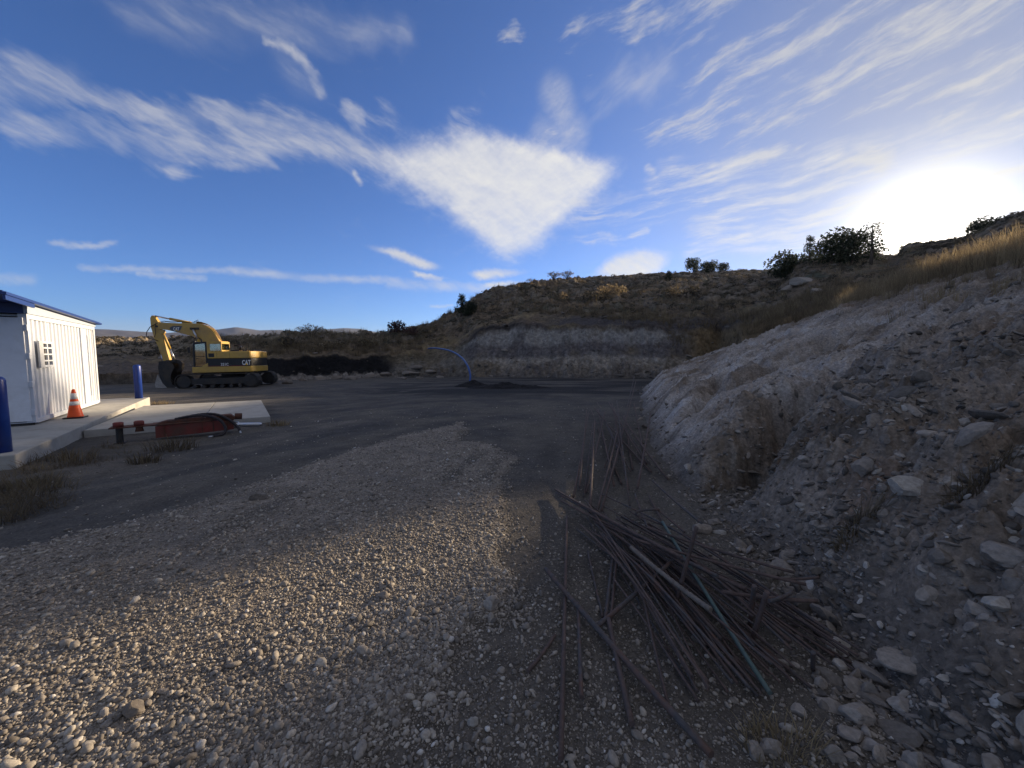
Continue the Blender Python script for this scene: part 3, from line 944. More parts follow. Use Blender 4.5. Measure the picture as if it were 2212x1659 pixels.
# ------------------------------------------------------------------ materials of things
M_WHITE = flat_mat('white_paint', (.58, .61, .66), .5, 0, .03, 3.0, .4, (.55, .57, .60))
M_WHITE_DOOR = flat_mat('white_door_paint', (.74, .76, .80), .5, 0, .05, 5.0, .4, (.60, .60, .60))
M_DOORGREY = flat_mat('pale_grey_trim', (.40, .45, .52), .5, 0, .05, 5.0, .4)
M_BLUE = flat_mat('blue_metal_roof', (.012, .035, .16), .4, 0, .15, 4.0, .5)
M_BOLL = flat_mat('blue_bollard_paint', (.009, .036, .22), .38, 0, .12, 9.0, .5)
M_CONC = flat_mat('concrete', (.42, .40, .36), .9, 0, .10, 9.0, .2, (.33, .31, .27))
M_ORANGE = flat_mat('orange_plastic', (.85, .10, .015), .45, 0, .06, 12.0, .4)
M_REFL = flat_mat('white_reflective_band', (.75, .74, .70), .4, 0, .06, 14.0, .5)
M_YEL = flat_mat('yellow_machine_paint', (.50, .31, .055), .42, 0, .12, 3.0, .45, (.33, .21, .07))
M_BLACK = flat_mat('black_paint', (.012, .012, .013), .45, 0, .2, 8.0, .4)
M_DARK = flat_mat('dark_steel', (.035, .033, .032), .7, 0, .35, 6.0, .3, (.07, .055, .04))
M_PALE = flat_mat('worn_pale_steel', (.34, .31, .28), .55, 0, .2, 5.0, .4, (.20, .17, .14))
M_CHROME = flat_mat('chrome_rod', (.50, .51, .53), .35, .85, .05, 8.0, .5)
M_RUST = flat_mat('rusty_steel', (.13, .055, .035), .85, 0, .4, 22.0, .2, (.06, .045, .04))
M_RED = flat_mat('faded_red_paint', (.19, .034, .027), .6, 0, .25, 7.0, .3, (.11, .05, .035))
M_HOSE = flat_mat('hose_rubber', (.035, .028, .030), .6, 0, .3, 30.0, .3)
M_PIPE = flat_mat('blue_pipe_plastic', (.014, .06, .22), .4, 0, .12, 6.0, .4)
M_DECALG = flat_mat('grey_decal', (.075, .085, .10), .5, 0, .08, 4.0, .3)
M_LETTER = flat_mat('white_lettering', (.80, .80, .78), .5, 0, .03, 4.0, .3)
M_AMBER = flat_mat('yellow_triangle', (.80, .47, .02), .5, 0, .03, 4.0, .3)
M_REDLINE = flat_mat('red_line', (.30, .02, .02), .5, 0, .03, 4.0, .3)
M_COAL = soil_material('coal_dirt', 18.0, .5, 1.6, .05)
M_BAR = flat_mat('rebar_rust', (.125, .085, .070), .8, .1, .45, 35.0, .3, (.075, .062, .058))
M_BAR2 = flat_mat('rebar_dark', (.090, .082, .080), .75, .2, .40, 35.0, .3, (.15, .085, .06))
M_BAR3 = flat_mat('rebar_green', (.085, .125, .108), .6, 0, .25, 25.0, .4, (.10, .11, .10))
M_BAR4 = flat_mat('rebar_pale', (.19, .16, .13), .7, .1, .3, 60.0, .3, (.12, .09, .07))
M_TRUNK = flat_mat('bark', (.09, .07, .055), .95, 0, .3, 20.0, .1)
M_WOODPOST = flat_mat('weathered_post', (.12, .10, .085), .9, 0, .25, 15.0, .1)


def glass_mat():
    m, nt, b = mat_base('cab_glass')
    nt.nodes.remove(b)
    t = nt.nodes.new('ShaderNodeBsdfTransparent'); t.inputs[0].default_value = (.62, .68, .66, 1)
    g = nt.nodes.new('ShaderNodeBsdfGlossy'); g.inputs['Roughness'].default_value = .04
    x = nt.nodes.new('ShaderNodeMixShader'); x.inputs[0].default_value = .22
    nt.links.new(t.outputs[0], x.inputs[1]); nt.links.new(g.outputs[0], x.inputs[2])
    nt.links.new(x.outputs[0], nt.nodes['Material Output'].inputs['Surface'])
    return m


M_GLASS = glass_mat()


def tinted_mat(name, stops, rough=.9, translucent=0.0, bumpy=0.0, scale=20.0, attr='tint', spec=.2):
    """colour picked along a ramp by the piece's own tint value"""
    m, nt, b = mat_base(name)
    a = nt.nodes.new('ShaderNodeAttribute'); a.attribute_name = attr
    c = ramp(nt, a.outputs['Fac'], stops)
    f = add_noise(nt, scale, 5, .65)
    c = mult(nt, c, ramp(nt, f, [(.3, (.72, .71, .70)), (.7, (1.28, 1.27, 1.25))]))
    nt.links.new(c, b.inputs['Base Color'])
    b.inputs['Roughness'].default_value = rough; b.inputs['Specular IOR Level'].default_value = spec
    if bumpy: bump(nt, b, f, .6, bumpy)
    if translucent:
        tr = nt.nodes.new('ShaderNodeBsdfTranslucent'); nt.links.new(c, tr.inputs[0])
        x = nt.nodes.new('ShaderNodeMixShader'); x.inputs[0].default_value = translucent
        nt.links.new(b.outputs[0], x.inputs[1]); nt.links.new(tr.outputs[0], x.inputs[2])
        nt.links.new(x.outputs[0], nt.nodes['Material Output'].inputs['Surface'])
    return m


M_PEB = tinted_mat('pebble_stone', [(0, (.11, .096, .082)), (.3, (.21, .182, .152)), (.6, (.31, .272, .226)), (.85, (.42, .375, .31)), (1, (.56, .53, .49))], .75, 0, .004, 60.0, spec=.35)
M_RUB = tinted_mat('rubble_stone', [(0, (.08, .07, .06)), (.35, (.18, .155, .13)), (.65, (.30, .26, .22)), (.85, (.42, .385, .335)), (1, (.56, .53, .48))], .85, 0, .006, 40.0)
M_GRASS = tinted_mat('dry_grass_blade', [(0, (.10, .078, .052)), (.5, (.24, .185, .11)), (1, (.40, .32, .19))], .8, .45, 0, 6.0)
M_BRUSH = tinted_mat('brush_leaf', [(0, (.045, .042, .032)), (.35, (.088, .078, .055)), (.6, (.125, .10, .068)), (.8, (.20, .155, .09)), (1, (.27, .21, .12))], .9, .25, 0, 6.0)
M_JUNI = tinted_mat('juniper_leaf', [(0, (.018, .026, .015)), (.5, (.040, .050, .027)), (1, (.080, .085, .045))], .85, .35, 0, 6.0)
M_TWIG = tinted_mat('pale_twig', [(0, (.16, .12, .085)), (.5, (.27, .22, .16)), (1, (.40, .34, .26))], .9, .1, 0, 6.0)
M_REDLEAF = tinted_mat('red_brown_leaf', [(0, (.05, .03, .03)), (.5, (.10, .055, .05)), (1, (.14, .085, .06))], .85, .2, 0, 6.0)


# ------------------------------------------------------------------ container office
def build_container():
    A = Vector((-11.13, 8.92, .04))
    dx = Vector((-.569, .822, 0)).normalized()
    root = empty('container_shed', A, (0, 0, math.atan2(dx.y, dx.x)))
    tag(root, 'white corrugated container shed with a blue metal gable roof on the concrete', 'shed')
    L, W, H = 4.85, 2.44, 2.57
    # corrugated long side, facing -y
    def corr(x0, x1, z0, z1, y=0.0, pitch=.242, dep=.055):
        xs = []
        k = 0; x = x0
        seq = [(0.0, 0), (.30, 0), (.42, 1), (.76, 1), (.88, 0)]
        while x < x1 - 1e-6:
            for fr, d in seq:
                q = x + fr * pitch
                if q < x1: xs.append((q, d))
            x += pitch
        xs.append((x1, 0))
        vs = [(q, y + d * dep, z) for z in (z0, z1) for q, d in xs]
        n = len(xs)
        return vs, [(i, i + 1, i + 1 + n, i + n) for i in range(n - 1)]
    m = MB()
    wx0, wx1, wz0, wz1 = .36, 1.22, 1.33, 1.96
    for a in ((.12, .60, .13, H - .10), (.60, wx1, .13, wz0), (.60, wx1, wz1, H - .10), (wx1, 3.52, .13, H - .10), (3.98, L - .10, .13, H - .10)):
        m.add(*corr(a[0], a[1], a[2], a[3], .03))
    m.build('side_panel', M_WHITE, root)
    m = MB()
    for x in (0.0, L - .12): m.box(x, x + .12, 0, .14, 0.05, H)
    m.box(.12, L - .12, .0, .10, H - .11, H)
    for x in (0.0, L - .12): m.box(x, x + .12, W - .14, W, .05, H)
    m.build('corner_frame', M_WHITE, root, .006)
    m = MB(); m.box(.122, L - .122, .004, .12, .03, .135); m.box(-.01, .11, .12, W - .12, .0, .07); m.build('bottom_rail', M_WHITE, root, .005)
    m = MB(); m.box(-.03, .0, .02, W - .02, .005, .055); m.build('sill_bar', M_DARK, root)
    # closed shell behind: back, far end, ceiling
    m = MB(); m.box(.13, L - .001, W - .10, W - .03, .02, H - .01); m.box(L - .06, L - .012, .15, W - .15, .02, H - .01); m.box(.13, L - .13, .15, W - .15, H - .06, H - .012)
    m.build('wall_shell', M_WHITE, root)
    # end doors
    for y0, y1 in ((.06, W / 2 - .01), (W / 2 + .01, W - .06)):
        d = MB().box(-.02, .03, y0, y1, .09, H - .09).build('door', M_WHITE_DOOR, root, .008)
        for yy in (y0 + .62, y0 + .85):
            MB().tube([(-.05, yy, .12), (-.05, yy, H - .12)], .017, 8).build('locking_bar', M_WHITE_DOOR, d)
        for z in (.30, .95, 1.6, 2.25):
            yy = .015 if y0 < 1 else W - .015
            MB().box(-.075, .0, yy - .03, yy + .03, z - .07, z + .07).build('hinge', M_WHITE, d, .01)
    # window with an open shutter and bars
    f = MB(); t = .05
    fx0 = .60
    f.box(fx0, wx1, -.02, .05, wz0, wz0 + t); f.box(fx0, wx1, -.02, .05, wz1 - t, wz1); f.box(fx0, fx0 + t, -.02, .05, wz0 + t, wz1 - t); f.box(wx1 - t, wx1, -.02, .05, wz0 + t, wz1 - t)
    fo = f.build('window', M_WHITE, root)
    MB().box(fx0 + t, wx1 - t, .030, .036, wz0 + t, wz1 - t).build('pane', flat_mat('window_pane', (.16, .17, .19), .12, 0, .1, 3.0, .6), fo)
    b = MB()
    for k in range(1, 4):
        z = wz0 + (wz1 - wz0) * k / 4; b.box(fx0 + t, wx1 - t, -.025, .0, z - .018, z + .018)
    b.box((fx0 + wx1) / 2 - .03, (fx0 + wx1) / 2 + .03, -.022, .004, wz0 + t, wz1 - t)
    b.build('window_bars', M_WHITE, fo)
    MB().box(wx0, fx0 - .01, -.05, -.012, wz0 - .01, wz1 + .01).build('shutter', flat_mat('grey_shutter', (.50, .51, .53), .5, 0, .04, 4), fo, .006)
    # flush door towards the far end
    d = MB(); d.box(3.52, 3.98, .004, .05, .14, H - .12); do = d.build('side_door', M_WHITE, root, .004)
    MB().box(4.05, 4.09, -.012, .03, .35, 2.25).build('door_bar', M_WHITE, do, .004)
    # low roof sheet, falling towards the far end and jutting out past the doors
    za, zb2 = H + .235, H + .075
    xa, xb = -1.35, L + .10
    sl = (zb2 - za) / (L + .10)
    zf = lambda x: za + sl * x
    y0, y1, th = -.16, W + .16, .055
    m = MB()
    m.add([(xa, y0, zf(xa)), (xb, y0, zf(xb)), (xb, y1, zf(xb)), (xa, y1, zf(xa)), (xa, y0, zf(xa) + th), (xb, y0, zf(xb) + th), (xb, y1, zf(xb) + th), (xa, y1, zf(xa) + th)],
          [(0, 1, 2, 3), (4, 7, 6, 5), (0, 4, 5, 1), (1, 5, 6, 2), (2, 6, 7, 3), (3, 7, 4, 0)])
    y = y0 + .05
    while y < y1 - .05:
        m.add([(xa, y, zf(xa) + th + .001), (xb, y, zf(xb) + th + .001), (xb, y + .04, zf(xb) + th + .001), (xa, y + .04, zf(xa) + th + .001), (xa, y, zf(xa) + th + .026), (xb, y, zf(xb) + th + .026), (xb, y + .04, zf(xb) + th + .026), (xa, y + .04, zf(xa) + th + .026)],
              [(4, 7, 6, 5), (0, 4, 5, 1), (1, 5, 6, 2), (2, 6, 7, 3), (3, 7, 4, 0)])
        y += .28
    m.build('roof', M_BLUE, root)
    MB().prism([(-.05, H + .003), (L, H + .003), (L, zf(L) - .004), (-.05, zf(-.05) - .004)], -.03, .03, 'y').build('fascia', M_DOORGREY, root)
    MB().box(-.06, .0, .035, W - .03, H + .003, zf(0) - .006).build('gable_panel', M_BLUE, root)
    for yy in (y0 + .02, y1 - .06):
        MB().add([(xa + .02, yy, zf(xa) - .10), (-.02, yy, zf(0) - .10), (-.02, yy + .04, zf(0) - .10), (xa + .02, yy + .04, zf(xa) - .10), (xa + .02, yy, zf(xa) - .004), (-.02, yy, zf(0) - .004), (-.02, yy + .04, zf(0) - .004), (xa + .02, yy + .04, zf(xa) - .004)],
                 [(0, 3, 2, 1), (4, 5, 6, 7), (0, 1, 5, 4), (1, 2, 6, 5), (2, 3, 7, 6), (3, 0, 4, 7)]).build('roof_beam', M_BLUE, root)
    return root


def build_concrete():
    # walkway the shed stands on
    d = Vector((-.566, .824, 0)).normalized(); n = Vector((.824, .566, 0)).normalized()
    def P(t, w): q = d * t + n * w; return (q.x, q.y)
    pts = [P(9.75, -3.2), P(20.4, -3.2), P(20.4, -7.6), P(9.75, -7.6)]
    m = MB(); m.prism(pts, -.36, .035, 'z')
    o = m.build('concrete_walkway', M_CONC, None, .02); tag(o, kind='structure')
    pts = [(-9.86, 8.75), (-6.84, 10.8), (-9.7, 14.8), (-12.62, 13.1)]
    c = Vector((-9.75, 11.9))
    # two bays with a joint
    a = [Vector(q) for q in pts]
    mid0, mid1 = a[0].lerp(a[1], .58), a[3].lerp(a[2], .58)
    e = (a[1] - a[0]).normalized() * .006
    m = MB(); m.prism([tuple(a[0]), tuple(mid0 - e), tuple(mid1 - e), tuple(a[3])], -.36, -.06, 'z'); m.prism([tuple(mid0 + e), tuple(a[1]), tuple(a[2]), tuple(mid1 + e)], -.36, -.06, 'z')
    o = m.build('concrete_pad', M_CONC, None, .012); tag(o, kind='structure')


def build_bollards():
    for (x, y, lb) in ((-14.2, 14.58, 'blue bollard at the far end of the walkway by the excavator'), (-8.56, 6.36, 'blue bollard at the left edge, nearest to the viewer')):
        m = MB()
        m.lathe([(.115, 0), (.115, 1.20), (.108, 1.235), (.085, 1.262), (.045, 1.275), (.004, 1.28)], 28)
        o = m.build('bollard', M_BOLL, None, 0, True); o.location = (x, y, .035)
        tag(o, lb, 'bollard', 'blue bollards on the walkway')


def build_cone():
    root = empty('traffic_cone', (-11.36, 9.93, .037), (0, 0, R(30)))
    tag(root, 'orange traffic cone with two white bands beside the shed wall', 'traffic cone')
    m = MB(); m.prism([(.19 * sx * (1 if abs(sx) > .9 else 1), .19 * sy) for sx, sy in ((-1, -.8), (-.8, -1), (.8, -1), (1, -.8), (1, .8), (.8, 1), (-.8, 1), (-1, .8))], 0, .035, 'z')
    m.build('cone_base', M_BLACK, root, .008)
    r0, r1, h0, h1 = .145, .030, .035, .75
    def rr(z): return r0 + (r1 - r0) * (z - h0) / (h1 - h0)
    MB().lathe([(r0 + .01, h0), (r0, h0 + .02), (rr(.3), .3), (rr(.6), .6), (rr(.73), .73), (.022, .75)], 28).build('cone_body', M_ORANGE, root, 0, True)
    for a, b in ((.335, .435), (.495, .645)):
        MB().lathe([(rr(a) + .003, a), (rr(b) + .003, b)], 28).build('reflective_band', M_REFL, root, 0, True)


# ------------------------------------------------------------------ hydraulic breaker
def build_breaker():
    p0, p1 = Vector((-8.36, 8.02, -.18)), Vector((-6.72, 9.25, -.18))
    d = (p1 - p0).normalized()
    root = empty('hydraulic_hammer', p0, (0, 0, math.atan2(d.y, d.x)))
    root.location.z = land_z(p0.x, p0.y) + .0
    tag(root, 'red rusty hydraulic hammer attachment lying in front of the concrete pad', 'hydraulic hammer')
    # local x along the tool, y away from the viewer, z up
    m = MB(); m.prism([(.62, .05), (2.02, .09), (2.02, .30), (1.55, .335), (.62, .315)], -.03, .0, 'y'); m.prism([(.62, .05), (2.02, .09), (2.02, .30), (1.55, .335), (.62, .315)], .30, .33, 'y')
    m.build('side_plate', M_RED, root, .008)
    m = MB(); m.box(.55, 1.62, -.05, .36, .325, .352); m.prism([(.62, .353), (.80, .41), (1.45, .43), (1.62, .353)], .04, .26, 'y'); m.build('top_plate', M_RUST, root, .006)
    m = MB(); m.box(.64, 1.98, .0, .30, .10, .30); m.build('hammer_core', M_RED, root, .01)
    for x, w in ((1.42, .02), (1.62, .02), (.76, .02), (1.88, .025)):
        MB().box(x, x + w, -.05, -.02, .08, .31).build('stiffener', M_RUST, root)
    m = MB(); m.prism([(1.50, .356), (2.03, .30), (2.06, .36), (1.98, .44), (1.50, .43)], .02, .30, 'y'); m.build('end_housing', M_RUST, root, .01)
    MB().tube([(2.05, .15, .38), (2.20, .15, .37)], [.075, .075], 14).build('end_cap', M_RUST, root, .01)
    m = MB(); m.tube([(2.03, .13, .17), (2.12, .13, .16), (2.13, .13, .16), (2.52, .12, .13), (2.60, .12, .125)], [.085, .085, .055, .055, .035], 14); m.build('chisel', M_CHROME, root, 0, True)
    # mounting bracket with pin bosses and legs at the left
    m = MB(); m.box(-.10, .62, -.03, .30, .325, .35); m.build('bracket_plate', M_RUST, root, .006)
    for x in (.04, .36):
        MB().lathe([(.085, 0), (.085, .09), (.06, .105), (.005, .105)], 18, (x, .06, .352)).build('pin_boss', M_RED, root, 0, True)
        if x > .2: MB().lathe([(.075, 0), (.06, .06), (.06, .10)], 16, (x, .06, .225)).build('pin_collar', M_RUST, root, 0, True)
    MB().tube([(.05, .06, .0), (.05, .06, .323)], .058, 14).build('support_leg', M_DARK, root)
    MB().box(-.04, .14, -.03, .15, .0, .02).build('foot_plate', M_DARK, root)
    for k, (pts, r) in enumerate((([(.95, .12, .42), (1.2, .05, .47), (1.5, -.02, .47), (1.75, -.12, .36), (1.86, -.18, .16), (1.80, -.24, .03), (1.62, -.34, .02)], .030),
                                  ([(1.05, .18, .43), (1.4, .12, .49), (1.7, .04, .47), (1.95, -.06, .32), (2.10, -.12, .14), (2.13, -.15, .06)], .030))):
        cv = [Vector(q) for q in pts]
        fine = []
        for i in range(len(cv) - 1):
            a, b, c2, d2 = cv[max(i - 1, 0)], cv[i], cv[i + 1], cv[min(i + 2, len(cv) - 1)]
            for s in range(8):
                t = s / 8
                fine.append(.5 * ((2 * b) + (-a + c2) * t + (2 * a - 5 * b + 4 * c2 - d2) * t * t + (-a + 3 * b - 3 * c2 + d2) * t ** 3))
        fine.append(cv[-1])
        h = MB().tube(fine, [r * (1.08 if i % 2 else .92) for i in range(len(fine))], 10).build('hose', M_HOSE, root, 0, True)
        e, q = fine[-1], (fine[-1] - fine[-2]).normalized()
        MB().tube([e, e + q * .09], .024, 10).build('hose_fitting', M_CHROME, h, 0, True)


# ------------------------------------------------------------------ excavator
def build_excavator():
    r0, (gx, gy) = ray_ground(480, 838)
    YN = 1.36
    th, tilt = R(11.0), R(1.0)
    nx, ny = -math.sin(th), math.cos(th)               # away from the viewer
    loc = Vector((gx + nx * (YN + .2), gy + ny * (YN + .2), land_z(gx, gy) - .03))
    root = empty('excavator', loc, (0, tilt, math.pi + th))
    tag(root, 'yellow and black tracked excavator with its boom lowered by the coal face', 'excavator')
    Mi = (Matrix.Translation(loc) @ Euler((0, tilt, math.pi + th)).to_matrix().to_4x4()).inverted()
    o0 = Mi @ Vector((0, 0, CAM_Z))

    def C(cx, cy, y=.10):
        """photo close-up position -> place on one of the machine's own lengthwise planes"""
        q = Mi.to_3x3() @ Vector(pix((400 + cx / 4.424) * .72005, (900 + cy / 4.424) * .72005))
        t = (y - o0.y) / q.y
        p = o0 + q * t
        return p.x, p.z
    # ---------------- tracks
    for side in (1, -1):
        GA = 1.32
        y0, y1 = side * GA - .33, side * GA + .33
        xf, xr, rad = C(548, 1100, GA + .33)[0] - .46, C(1645, 1080, GA + .33)[0] + .46, .46
        path = []
        for k in range(13):
            a = math.pi / 2 - math.pi * k / 12; path.append((xf + rad * math.cos(a), .485 + rad * math.sin(a)))
        for k in range(13):
            a = -math.pi / 2 - math.pi * k / 12; path.append((xr + rad * math.cos(a), .485 + rad * math.sin(a)))
        # resample into shoes
        P = [Vector((q[0], 0, q[1])) for q in path] + [Vector((path[0][0], 0, path[0][1]))]
        seglen = [(P[i + 1] - P[i]).length for i in range(len(P) - 1)]
        tot = sum(seglen); N = 46
        def at(s):
            s %= tot
            for i, l in enumerate(seglen):
                if s <= l: return P[i].lerp(P[i + 1], s / l), (P[i + 1] - P[i]).normalized()
                s -= l
            return P[-1], (P[-1] - P[-2]).normalized()
        m = MB()
        for k in range(N):
            p, t = at(tot * (k + .5) / N)
            nrm = Vector((-t.z, 0, t.x))
            M = Matrix(((t.x, 0, nrm.x, p.x), (0, 1, 0, 0), (t.z, 0, nrm.z, p.z), (0, 0, 0, 1)))
            w = tot / N * .47
            m.box(-w, w, y0, y1, -.012, .022, M); m.box(-w * .9, -w * .6, y0, y1, .022, .05, M) ; m.box(w * .1, w * .35, y0, y1, .022, .042, M)
        tr = m.build('track', M_DARK, root)
        yo = y1 if side > 0 else y0
        m = MB(); m.prism([(xf - .1, .30), (xf - .1, .66), (xr + .15, .70), (xr + .15, .28)], side * GA - .2, side * GA + .2, 'y'); m.build('track_frame', M_DARK, tr, .02)
        for x in (xf, xr):
            MB().tube([(x, side * GA - .22, .485), (x, side * GA + .26, .485)], [.41, .41], 24).build('track_wheel', M_DARK, tr, .03)
        for x in np.linspace(xr + .6, xf - .6, 6):
            MB().tube([(float(x), side * GA - .2, .15), (float(x), side * GA + .28, .15)], [.11, .11], 14).build('roller', M_DARK, tr)
    MB().lathe([(.68, .6), (.68, 1.13)], 28).build('swing_ring', M_DARK, root)
    MB().box(-1.1, 1.4, -1.0, 1.0, .38, .72).build('undercarriage', M_DARK, root, .03)

    # ---------------- house
    def plan(u0, rear, yn, rc=.26):
        pts = [(u0, yn)]
        for k in range(8):
            a = R(90) + R(90) * k / 7
            pts.append((rear + rc + .1 + rc * math.cos(a) * 1.0, yn - rc + rc * math.sin(a)))
        for k in range(1, 9):
            y = (yn - rc) * (1 - 2 * k / 9.0)
            pts.append((rear + .1 - .16 * (1 - (y / yn) ** 2), y))
        for k in range(8):
            a = R(180) + R(90) * k / 7
            pts.append((rear + rc + .1 + rc * math.cos(a), -yn + rc + rc * math.sin(a)))
        pts.append((u0, -yn))
        return pts
    z0, z1, z2, z3 = [C(1200, q, YN)[1] for q in (958, 878, 776, 682)]
    UF, UM = C(780, 930, YN)[0], C(985, 780, YN)[0]
    REAR = C(1585, 800, YN)[0]
    m = MB(); m.prism(plan(UF, REAR, YN), z0, z1 - .02, 'z'); m.build('lower_skirt', M_YEL, root, .025)
    m = MB(); m.prism(plan(UM, REAR + .02, YN - .015), z1 - .019, z2, 'z'); m.build('black_band', M_BLACK, root, .01)
    m = MB(); m.prism(plan(UM, REAR, YN), z2 + .001, z3, 'z'); m.build('upper_housing', M_YEL, root, .05, seg=3)
    for z in (z1 + .012,):
        m = MB(); m.box(REAR + .5, UM, YN - .0145, YN - .010, z, z + .018); m.build('red_pinstripe', M_REDLINE, root)
    for u in (UM - .55, UM - 1.3): MB().box(u, u + .012, YN - .001, YN + .003, z1, z3 - .06).build('panel_seam', M_BLACK, root)
    m = MB(); m.box(UM - .40, UM - .06, YN - .002, YN + .002, z2 + .10, z3 - .12)
    for k in range(6): m.box(UM - .38 + k * .055, UM - .36 + k * .055, YN + .0015, YN + .006, z2 + .11, z3 - .13)
    m.build('air_vent', M_BLACK, root)
    # grab rails and exhaust on the deck
    MB().tube([(-1.08, .7, z3 - .02), (-1.08, .7, z3 + .46), (-1.24, .7, z3 + .46), (-1.24, .7, z3 - .02)], .018, 6).build('deck_rail', M_DARK, root)
    MB().tube([(-1.08, -.4, z3 - .02), (-1.08, -.4, z3 + .40), (-1.3, -.4, z3 + .40), (-1.3, -.4, z3 - .02)], .018, 6).build('deck_rail', M_DARK, root)
    MB().tube([(-.52, .0, z3 - .02), (-.52, .0, z3 + .26), (-.60, .0, z3 + .34)], .075, 12).build('exhaust_pipe', M_BLACK, root, 0, True)
    MB().box(-1.5, -.1, -.9, .35, z3 - .01, z3 + .10).build('engine_cover', M_BLACK, root, .04)
    for u in (-.9, -1.35): MB().tube([(u, .95, z3), (u, .95, z3 + .06), (u - .14, .95, z3 + .06), (u - .14, .95, z3)], .014, 6).build('lift_handle', M_YEL, root)
    # hoses arching from the deck to the boom
    for k in range(3):
        a = .06 * k
        MB().tube([(-.40 - a, -.25 - a, z3), (-.42 - a, -.25 - a, z3 + .32), (-.25 - a, -.25 - a, z3 + .48), (-.05, -.2 - a, z3 + .40)], .035, 8).build('hydraulic_hose', M_HOSE, root, 0, True)

    # ---------------- cab
    yc1 = YN - .015; yc0 = yc1 - 1.05
    cx0, cx1 = C(972, 700, yc1)[0], C(783, 700, yc1)[0]           # front half with the door
    zt = C(900, 552, yc1)[1]; zb = C(850, 895, yc1)[1]; zm = C(900, 752, yc1)[1]
    m = MB()
    def post(a, b, y, w=.05):
        m.prism([(a[0] - w, a[1]), (a[0] + w, a[1]), (b[0] + w, b[1]), (b[0] - w, b[1])], y - .035, y + .035, 'y')
    for y in (yc0 + .04, yc1 - .036):
        post((cx1 - .05, zb), (cx1 - .10, zt - .14), y); post((cx0 + .03, zb), (cx0 + .03, zt - .08), y)
        m.prism([(cx0 - .02, zt - .10), (cx1 - .06, zt - .18), (cx1 - .06, zt - .10), (cx1 - .22, zt - .03), (cx0 - .02, zt)], y - .034, y + .034, 'y')
        m.box(cx0 + .08, cx1 - .10, y - .03, y + .03, zb, zb + .07)
        m.box(cx0 + .08, cx1 - .10, y - .03, y + .03, zm, zm + .04)
    m.box(cx1 - .16, cx1 - .07, yc0 + .08, yc1 - .08, zt - .20, zt - .13); m.box(cx1 - .09, cx1 - .01, yc0 + .08, yc1 - .08, zb, zb + .30)
    m.box(cx0, cx1 - .15, yc0 + .075, yc1 - .075, zt - .06, zt - .02)
    m.box(cx0, cx1 - .09, yc0 + .075, yc1 - .075, zb, zb + .05)
    cabf = m.build('cab_frame', M_BLACK, root, .012)
    for y in (yc0 + .04, yc1 - .036):
        MB().prism([(cx0 + .08, zb + .07), (cx1 - .10, zb + .07), (cx1 - .14, zt - .18), (cx0 + .08, zt - .10)], y - .004, y + .004, 'y').build('cab_window', M_GLASS, cabf)
    MB().prism([(cx1 - .05, zb + .30), (cx1 - .04, zb + .30), (cx1 - .10, zt - .20), (cx1 - .11, zt - .20)], yc0 + .08, yc1 - .08, 'y').build('windscreen', M_GLASS, cabf)
    m = MB(); m.box(cx0 - .02, cx0 + .36, .52, 1.0, zb + .05, zb + .42); m.prism([(cx0 - .02, zb + .42), (cx0 + .12, zb + .42), (cx0 + .04, zb + 1.15), (cx0 - .10, zb + 1.15)], .54, .98, 'y'); m.build('seat', M_DECALG, cabf, .03)
    m = MB(); m.box(cx0 + .10, cx0 + .36, yc1 - .09, yc1 - .06, zb + .08, zb + .42); m.build('door_pocket', M_DARK, cabf)
    MB().box(cx0 + .5, cx0 + .62, yc1 - .02, yc1 + .02, zm - .14, zm - .10).build('door_handle', M_BLACK, cabf)
    # rear, yellow part of the cab with its window
    ry0, ry1, rt = C(1168, 600, yc1)[0], cx0 - .025, C(1060, 546, yc1)[1]
    w0, w1 = C(1155, 630, yc1)[0], C(1012, 630, yc1)[0]; q0, q1 = z3 + .03, C(1080, 582, yc1)[1]
    m = MB()
    for y in (yc0 + .03, yc1 - .03):
        m.box(ry0, w0, y - .03, y + .03, z3, rt - .03); m.box(w1, ry1, y - .03, y + .03, z3 - .4, rt); m.box(w0, w1, y - .03, y + .03, q1, rt); m.box(w0, w1, y - .03, y + .03, z3, q0)
    m.box(ry0, ry0 + .05, yc0 + .06, yc1 - .06, z3, z3 + .10); m.box(ry0, ry0 + .05, yc0 + .06, yc1 - .06, q1, rt - .03); m.box(ry0 + .05, ry1, yc0 + .06, yc1 - .06, rt - .05, rt)
    cy = m.build('cab_rear', M_YEL, root, .015)
    for y in (yc0 + .03, yc1 - .03): MB().box(w0, w1, y - .004, y + .004, q0, q1).build('rear_side_window', M_GLASS, cy)
    MB().box(ry0 + .01, ry0 + .02, yc0 + .06, yc1 - .06, z3 + .10, q1).build('rear_window', M_GLASS, cy)
    # lights, mirror, step
    MB().box(cx1 - .12, cx1 + .02, yc1 - .30, yc1 - .16, zt - .06, zt + .06).build('work_light', M_BLACK, root, .02)
    mr = MB(); mr.tube([(cx1 - .02, yc1, zt - .75), (cx1 + .14, yc1 + .10, zt - .65), (cx1 + .14, yc1 + .10, zt - .42)], .014, 6); mr.box(cx1 + .08, cx1 + .20, yc1 + .06, yc1 + .11, zt - .72, zt - .36); mr.build('mirror', M_DARK, root)
    m = MB(); m.prism([C(912, 880, YN), C(990, 835, YN), C(990, 885, YN), C(912, 893, YN)], YN - .20, YN - .004, 'y'); m.build('cab_step', M_YEL, root)
    # ---------------- boom
    yb0, yb1 = -.28, .10
    out = [C(1180, 660), C(1168, 600), C(1130, 525), C(1085, 450), C(1030, 385), C(960, 338), C(880, 312), C(760, 305), C(600, 308), C(420, 300), C(345, 300), C(300, 320), C(292, 350), C(320, 385), C(450, 398), C(600, 432), C(760, 475), C(850, 488), C(905, 520), C(955, 575), C(1000, 640), C(1060, 690)]
